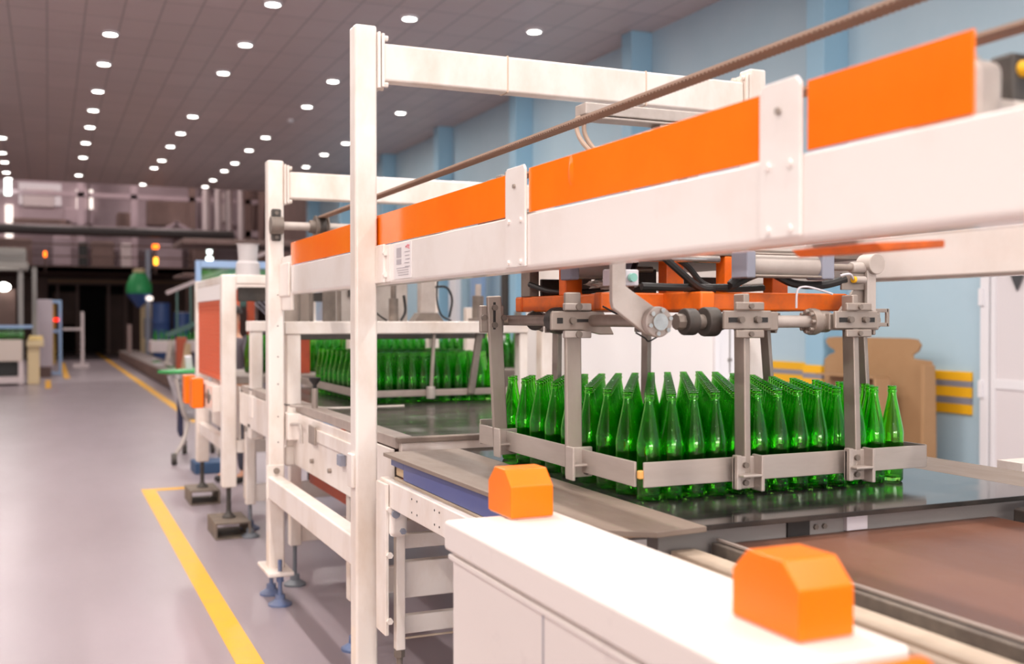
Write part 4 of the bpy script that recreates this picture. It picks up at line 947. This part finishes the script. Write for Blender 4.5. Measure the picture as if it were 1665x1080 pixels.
for i_, (y0, y1, z1, m_) in enumerate(((22.8, 23.3, 3.2, doorf), (21.3, 21.9, 3.4, blueframe), (19.9, 20.2, 3.2, darkm))):
    struct(B().box(8.6, 8.72 if i_ < 2 else 8.8, y0, y1, 0, z1), 'column', m_, .01)

# ------------------------------------------------------------------ left machine
lmz = thing('old_packing_machine', (-1.8, 29, 0), 'old white packing machine with a lit green bottle row at the left edge', 'machine')
B().box(-4, -.59, 28.92, 29.6, .60, 1.14).obj('body', mat('old_white', (.60, .50, .44), .5), lmz, .02)
B().box(-4, -.55, 28.9, 30.4, .05, .22).obj('base_frame', pale, lmz, .02)
for x in (-.68, -2.4): B().box(x, x+.12, 28.95, 29.1, 0, .62).obj('leg', pale, lmz, .01)
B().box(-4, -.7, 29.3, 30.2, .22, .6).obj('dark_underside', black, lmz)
for x, y in ((-.68, 29.05), (-2.6, 29.05), (-.38, 30.2)): B().box(x, x+.12, y, y+.12, .5, 3.0).obj('post', greym, lmz, .01)
B().box(-4, -.45, 28.9, 30.3, 2.9, 3.08).box(-4, -.5, 29.0, 30.3, 3.08, 3.42).obj('hood', mat('hood_grey', (.27, .245, .225), .5), lmz, .02)
B().box(-4, -.5, 28.86, 28.9, 3.12, 3.16).box(-4, -.5, 28.86, 28.9, 3.25, 3.29).obj('hood_rib', greym, lmz)
B().box(-4, -.35, 28.93, 28.98, 1.42, 1.50).obj('blue_rail', blueframe, lmz)
B().box(-4, -.75, 29.5, 29.6, 1.5, 2.4).obj('dark_backing', brownd, lmz)
B().lathe((-1.0, 29.2, 2.35), [(.05, 0), (.14, .06), (.14, .14), (.04, .2)], 14).obj('work_lamp', lamp_e, lmz)
B().box(-.5, -.1, 29.2, 30.2, .95, 1.12).box(-.48, -.2, 29.3, 30.0, 0, .95).obj('side_box', cream, lmz, .02)
B().box(-.45, -.12, 29.25, 30.1, 1.12, 1.22).obj('yellow_tray', mat('pale_yellow', (.75, .55, .22), .5), lmz, .01)
lk = thing('lilac_locker', (-.05, 32.9, 0), 'pale lilac locker beside the light-blue stand on the left', 'locker')
B().box(-.35, .12, 32.6, 33.2, .3, 2.2).obj('body', mat('pale_lilac', (.55, .47, .52), .5), lk, .02)
B().box(-.3, .08, 32.65, 33.15, 0, .3).obj('plinth', brownm, lk)
bs = thing('blue_stand', (.17, 33.9, 0), 'light-blue square tube stand at the left of the walkway', 'stand')
B().box(.29, .37, 33.85, 33.95, 0, 2.21).box(-.05, .03, 33.85, 33.95, 0, 2.21).box(.03, .29, 33.85, 33.95, 2.12, 2.21).box(.03, .29, 33.85, 33.95, 1.25, 1.34).box(.03, .29, 33.85, 33.95, .02, .1).obj('tube', blueframe, bs, .005)
B().box(.06, .2, 33.96, 34.1, .3, 2.1).obj('yellow_panel', mat('ochre_panel', (.42, .25, .03), .5), bs)
B().lathe((.22, 33.8, 1.58), [(.03, 0), (.075, .02), (.075, .08), (.03, .1)], 12).obj('red_lamp', redl, bs)
wr = thing('white_rack', (.75, 38, 0), 'thin white rail rack by the dark doorway', 'rack')
B().box(1.0, 1.1, 38, 38.1, 0, 1.9).box(.45, 1.0, 38, 38.06, 1.28, 1.36).box(.75, 1.25, 37.9, 38.2, 0.02, .16).obj('frame', pale, wr)

# ------------------------------------------------------------------ far hot-end gallery
ga = thing('furnace_gallery', (0, 50, 0), 'dim brown furnace gallery with ducts and platforms closing the far end', 'gallery')
B().box(-25, 9, 46, 61.5, 3.55, 3.75).obj('platform', brownd, ga)
B().box(-25, .0, 52, 52.3, 0, 3.55).box(3.6, 9, 52, 52.3, 0, 3.55).obj('lower_wall', brownd, ga)
B().box(-25, 9, 60, 60.3, 0, 3.55).obj('dark_wall', mat('almost_black_wall', (.012, .008, .007), .8), ga)
B().box(0, 3.6, 51.9, 52.3, 3.2, 3.55).obj('lintel_sheet', brownd, ga)
B().box(0, 6.5, 51.6, 51.7, 3.30, 3.42).obj('ochre_bar', mat('ochre_bar_paint', (.22, .11, .05), .6), ga)
for x in (.35, 1.2, 2.55, 3.3): B().box(x, x+.12, 53, 53.1, 0, 3.3).obj('door_post', brownm, ga)
B().box(.2, 1.2, 53.2, 53.3, 1.4, 2.9).obj('grey_sheet', brownd, ga)
B().box(2.5, 3.6, 53.2, 53.3, 0, 2.8).obj('brown_sheet', brownd, ga)
B().box(-25, 9, 53.5, 53.8, 3.75, 11.5).obj('upper_wall', lilac, ga)
for x in (-9, -5.6, -2.2, 1.2, 3.4, 5.9, 8.4):
    B().box(x, x+.28, 50, 50.3, 3.75, 10.5).obj('column', lilac if x < 5 else brownm, ga)
B().box(-20, 9, 50, 50.25, 5.45, 5.75).box(-20, 9, 50, 50.25, 7.0, 7.2).obj('girder', lilac, ga)
B().box(-20, 9, 49.9, 50.0, 3.7, 3.95).box(-20, 9, 46, 46.1, 3.55, 3.8).obj('edge_beam', brownm, ga)
B().box(-20, 9, 46, 46.06, 4.62, 4.68).box(-20, 9, 46, 46.06, 4.15, 4.2).obj('hand_rail', brownm, ga)
for x0, x1, z0, z1 in ((-1.0, .3, 6.6, 7.4), (.7, 1.9, 5.9, 6.6), (2.9, 3.6, 5.8, 6.5), (-1.4, 1.0, 5.7, 6.1), (4.2, 6.2, 5.95, 7.1), (6.6, 7.1, 5.8, 7.5), (7.4, 7.8, 6.2, 7.6)):
    B().box(x0, x1, 51.2, 52.0, z0, z1).obj('duct_box', random.choice((pale, lilac, brownm, greym)), ga, .05)
for x, z0, z1 in ((6.4, 5.4, 8), (6.9, 5.5, 8), (7.35, 5.4, 8), (7.9, 5, 8)):
    B().cyl((x, 48, z0), (x, 48, z1), .16, 14).obj('vertical_duct', pale, ga)
B().bar((4.4, 49.5, 5.5), (5.4, 49.5, 6.0), .12, .12).bar((6.2, 49.5, 5.5), (5.2, 49.5, 6.0), .12, .12).obj('brace', lilac, ga)
for x0, x1, z0, z1, m_ in ((-1.9, -.6, 3.8, 5.0, brownm), (.2, .9, 3.9, 5.1, lilac), (1.2, 1.55, 3.9, 4.9, black), (1.7, 2.6, 3.76, 4.95, brownm), (2.9, 3.3, 3.8, 4.9, pale), (4.3, 5.4, 3.8, 4.9, lilac), (5.9, 6.8, 3.8, 4.8, brownm), (-5, -3, 3.8, 5.0, lilac)):
    B().box(x0, x1, 48.2, 49.2, z0, z1).obj('equipment_box', m_, ga, .04)
pp = B().cyl((-20, 45, 5.12), (7.1, 45, 5.12), .19, 20).obj('overhead_pipe', mat('dark_pipe', (.05, .036, .034), .5)); tag(pp, 'long dark pipe crossing high above the far end', 'pipe')
hp = B()
for x in (-10, -3, 1.5, 6.8): hp.cyl((x, 45, 5.2), (x, 45, 12.5), .03, 6)
hp.obj('hanger_rod', brownd, pp)
struct(B().box(-1.75, -1.45, 53.3, 53.45, 5.35, 6.85), 'window_1', lamp_w)
struct(B().box(-1.65, -1.4, 49.6, 49.7, 6.9, 7.8), 'window_2', lamp_w2)
struct(B().box(-1.2, .6, 53.35, 53.45, 6.9, 7.9), 'window_3', emis('dim_window_glow', (.95, .76, .76), .55))
struct(B().box(1.25, 1.5, 53.35, 53.45, 6.6, 7.7), 'window_4', lamp_w); struct(B().box(1.75, 1.95, 53.35, 53.45, 6.7, 7.7), 'window_5', lamp_w)
for i_, (x, y, z, w, h, m_, lab) in enumerate(((-.08, 40, 3.80, .10, .2, amber, 'small orange beacon glowing left of the dark doorway'), (4.03, 45.3, 4.515, .25, .18, amber, 'wide orange beacon glowing upper centre of the gallery'), (4.04, 45.3, 3.86, .16, .30, amber2, 'yellow-orange beacon glowing below the wide orange one'), (-1.6, 40, 4.2, .1, .14, amber, 'orange beacon at the left edge of the gallery'))):
    bcn = thing('beacon', (x, y, z), lab, 'beacon', 'orange beacons of the far gallery')
    B().box(x-w/2, x+w/2, y, y+.1, z, z+h).obj('lens', m_, bcn, .03)
    B().box(x-.03, x+.03, y+.1, y+.16, z-.36, z+h).box(x-.03, x+.03, y+.16, 46.0, z-.36, z-.22).obj('bracket', brownd, bcn)
tl_ = thing('white_lamp', (4.07, 30.2, 0), 'two bright white lamps on a pole above the blue booth', 'lamp')
B().box(4.02, 4.14, 30, 30.08, 3.45, 3.80).lathe((4.08, 30.04, 3.22), [(.03, 0), (.09, .05), (.09, .12), (.03, .16)], 12).obj('bulb', lamp_w2, tl_)
B().cyl((4.08, 30.12, 0), (4.08, 30.12, 3.8), .04, 8).obj('pole', greym, tl_)
# grey canopy and stair behind blue booth
cn = thing('stair_canopy', (4, 25, 0), 'brown machine canopy with a sloping stair behind the blue booth', 'canopy')
B().box(2.7, 6, 24, 26, 3.3, 3.42).box(2.7, 6, 24, 26, 2.6, 2.66).obj('roof', brownm, cn, .02)
for x in (4.2, 5.8): B().box(x, x+.1, 24, 24.1, 0, 3.3).obj('column', brownm, cn)
B().bar((2.3, 23.5, 2.2), (4.6, 23.5, 3.2), .12, .08).obj('stair_rail', mat('pale_rail', (.45, .36, .36), .5), cn)
st = B()
for k in range(8): st.box(2.5+.28*k, 2.54+.28*k, 23.5, 23.55, 1.3+.12*k, 2.25+.12*k)
st.bar((2.3, 23.5, 1.3), (4.6, 23.5, 2.3), .1, .1)
st.obj('stair_spindle', mat('dark_green_steel', (.04, .10, .085), .5), cn)
dpanel = thing('dark_machine', (6.2, 41, 0), 'dark brown machine body beyond the blue drums', 'machine')
B().box(5.2, 7.5, 43.2, 45.4, 0, 3.0).obj('body', brownd, dpanel, .03)
B().box(5.4, 6.0, 43.15, 43.2, 1.0, 1.6).obj('panel', guide, dpanel, .01)

# ------------------------------------------------------------------ people
def figure(name, loc, rz, label, hm, sm):
    t = thing(name, loc, label, 'person'); t.rotation_euler.z = 0
    R = Matrix.Rotation(rz, 3, 'Z')
    def skinned(nm, verts, edges, radii, m, sub=2):
        me = bpy.data.meshes.new(nm); me.from_pydata([tuple(R @ Vector(v)) for v in verts], edges, []); me.update()
        o = bpy.data.objects.new(nm, me); COL.objects.link(o); o.parent = t; me.materials.append(m)
        sk = o.modifiers.new('skin', 'SKIN'); sk.use_smooth_shade = True
        for v, r in zip(me.skin_vertices[0].data, radii): v.radius = r if isinstance(r, tuple) else (r, r)
        me.skin_vertices[0].data[0].use_root = True
        sb = o.modifiers.new('sub', 'SUBSURF'); sb.levels = sub; sb.render_levels = sub
        return o
    V, E_, Rr = [], [], []
    def add(p, r, link=None):
        V.append(p); Rr.append(r); i = len(V)-1
        if link is not None: E_.append((link, i))
        return i
    pel = add((0, 0, .95), (.15, .11)); wst = add((0, 0, 1.10), (.135, .10), pel); ch = add((0, -.02, 1.32), (.165, .115), wst); nk0 = add((0, -.03, 1.46), (.09, .08), ch)
    nk = add((0, -.035, 1.53), .055, nk0); hd0 = add((0, -.05, 1.60), (.065, .075), nk); hd = add((0, -.05, 1.68), (.078, .095), hd0); hdt = add((0, -.04, 1.75), (.06, .075), hd)
    for s in (-1, 1):
        hp_ = add((s*.095, 0, .90), .10, pel); kn = add((s*.11, -.01, .50), .065, hp_); an = add((s*.115, .01, .09), .045, kn); add((s*.12, -.13, .035), (.045, .03), an)
        shd = add((s*.18, -.02, 1.42), .06, ch); el = add((s*.25, -.04, 1.14), .042, shd); wr_ = add((s*.22, -.26, 1.06), .03, el)
        pm = add((s*.215, -.33, 1.05), (.04, .018), wr_)
        for k, (dx, ln) in enumerate(((-.028, .075), (-.010, .085), (.010, .08), (.028, .06))):
            a = add((s*.215+dx, -.335-ln*.5, 1.045), .009, pm); add((s*.215+dx, -.335-ln, 1.03), .008, a)
        th = add((s*(.215-.045), -.31, 1.045), .010, pm); add((s*(.215-.055), -.345, 1.035), .009, th)
    skinned('body', V, E_, Rr, skin)
    # face: nose, eyes and ears belong to the body look
    f = B()
    f.lathe((0, 0, 0), [(.001, .02), (.010, .008), (.014, 0)], 8)
    bmesh.ops.transform(f.bm, matrix=Matrix.Translation(R @ Vector((0, -.148, 1.655))) @ R.to_4x4() @ Matrix.Rotation(PI/2, 4, 'X'), verts=f.bm.verts)
    no = f.obj('nose', skin, None); no.parent = t
    no.location = no.location
    # hair cap
    h = B(); bmesh.ops.create_uvsphere(h.bm, u_segments=20, v_segments=12, radius=1)
    bmesh.ops.delete(h.bm, geom=[v for v in h.bm.verts if v.co.z < -.25 or (v.co.y < -.55 and v.co.z < .35)], context='VERTS')
    for v in h.bm.verts: v.co = R @ Vector((v.co.x*.094, v.co.y*.112-.045, v.co.z*.10+1.705))
    ho = h.obj('hair', hm, None); l0 = Vector(ho.location); ho.parent = t; ho.location = l0
    shv = [(0, 0, .92), (0, 0, 1.10), (0, -.02, 1.32), (0, -.03, 1.46), (-.185, -.02, 1.42), (-.25, -.04, 1.16), (-.235, -.14, 1.11), (.185, -.02, 1.42), (.25, -.04, 1.16), (.235, -.14, 1.11)]
    skinned('shirt', shv, [(0, 1), (1, 2), (2, 3), (2, 4), (4, 5), (5, 6), (2, 7), (7, 8), (8, 9)], [(.175, .135), (.16, .125), (.19, .14), (.10, .09), .078, .06, .052, .078, .06, .052], sm)
    tv = [(0, 0, .96), (-.095, 0, .88), (-.11, -.01, .50), (-.115, .01, .10), (.095, 0, .88), (.11, -.01, .50), (.115, .01, .10)]
    skinned('trousers', tv, [(0, 1), (1, 2), (2, 3), (0, 4), (4, 5), (5, 6)], [(.17, .13), .12, .085, .07, .12, .085, .07], trouser_m)
    for s_ in (-1, 1):
        skinned('shoe', [(s_*.115, .035, .05), (s_*.117, -.06, .045), (s_*.122, -.16, .035)], [(0, 1), (1, 2)], [(.05, .045), (.05, .042), (.045, .032)], black)
    return t
figure('person', (1.74, 10.95, 0), -.9, 'person in a grey work shirt seen between the white frame posts', hair_m, shirt_m)
figure('person', (4.12, 9.9, 0), .4, 'person with brown hair mostly hidden behind the clamp head', hair_b, mat('pale_shirt', (.55, .5, .52), .8))
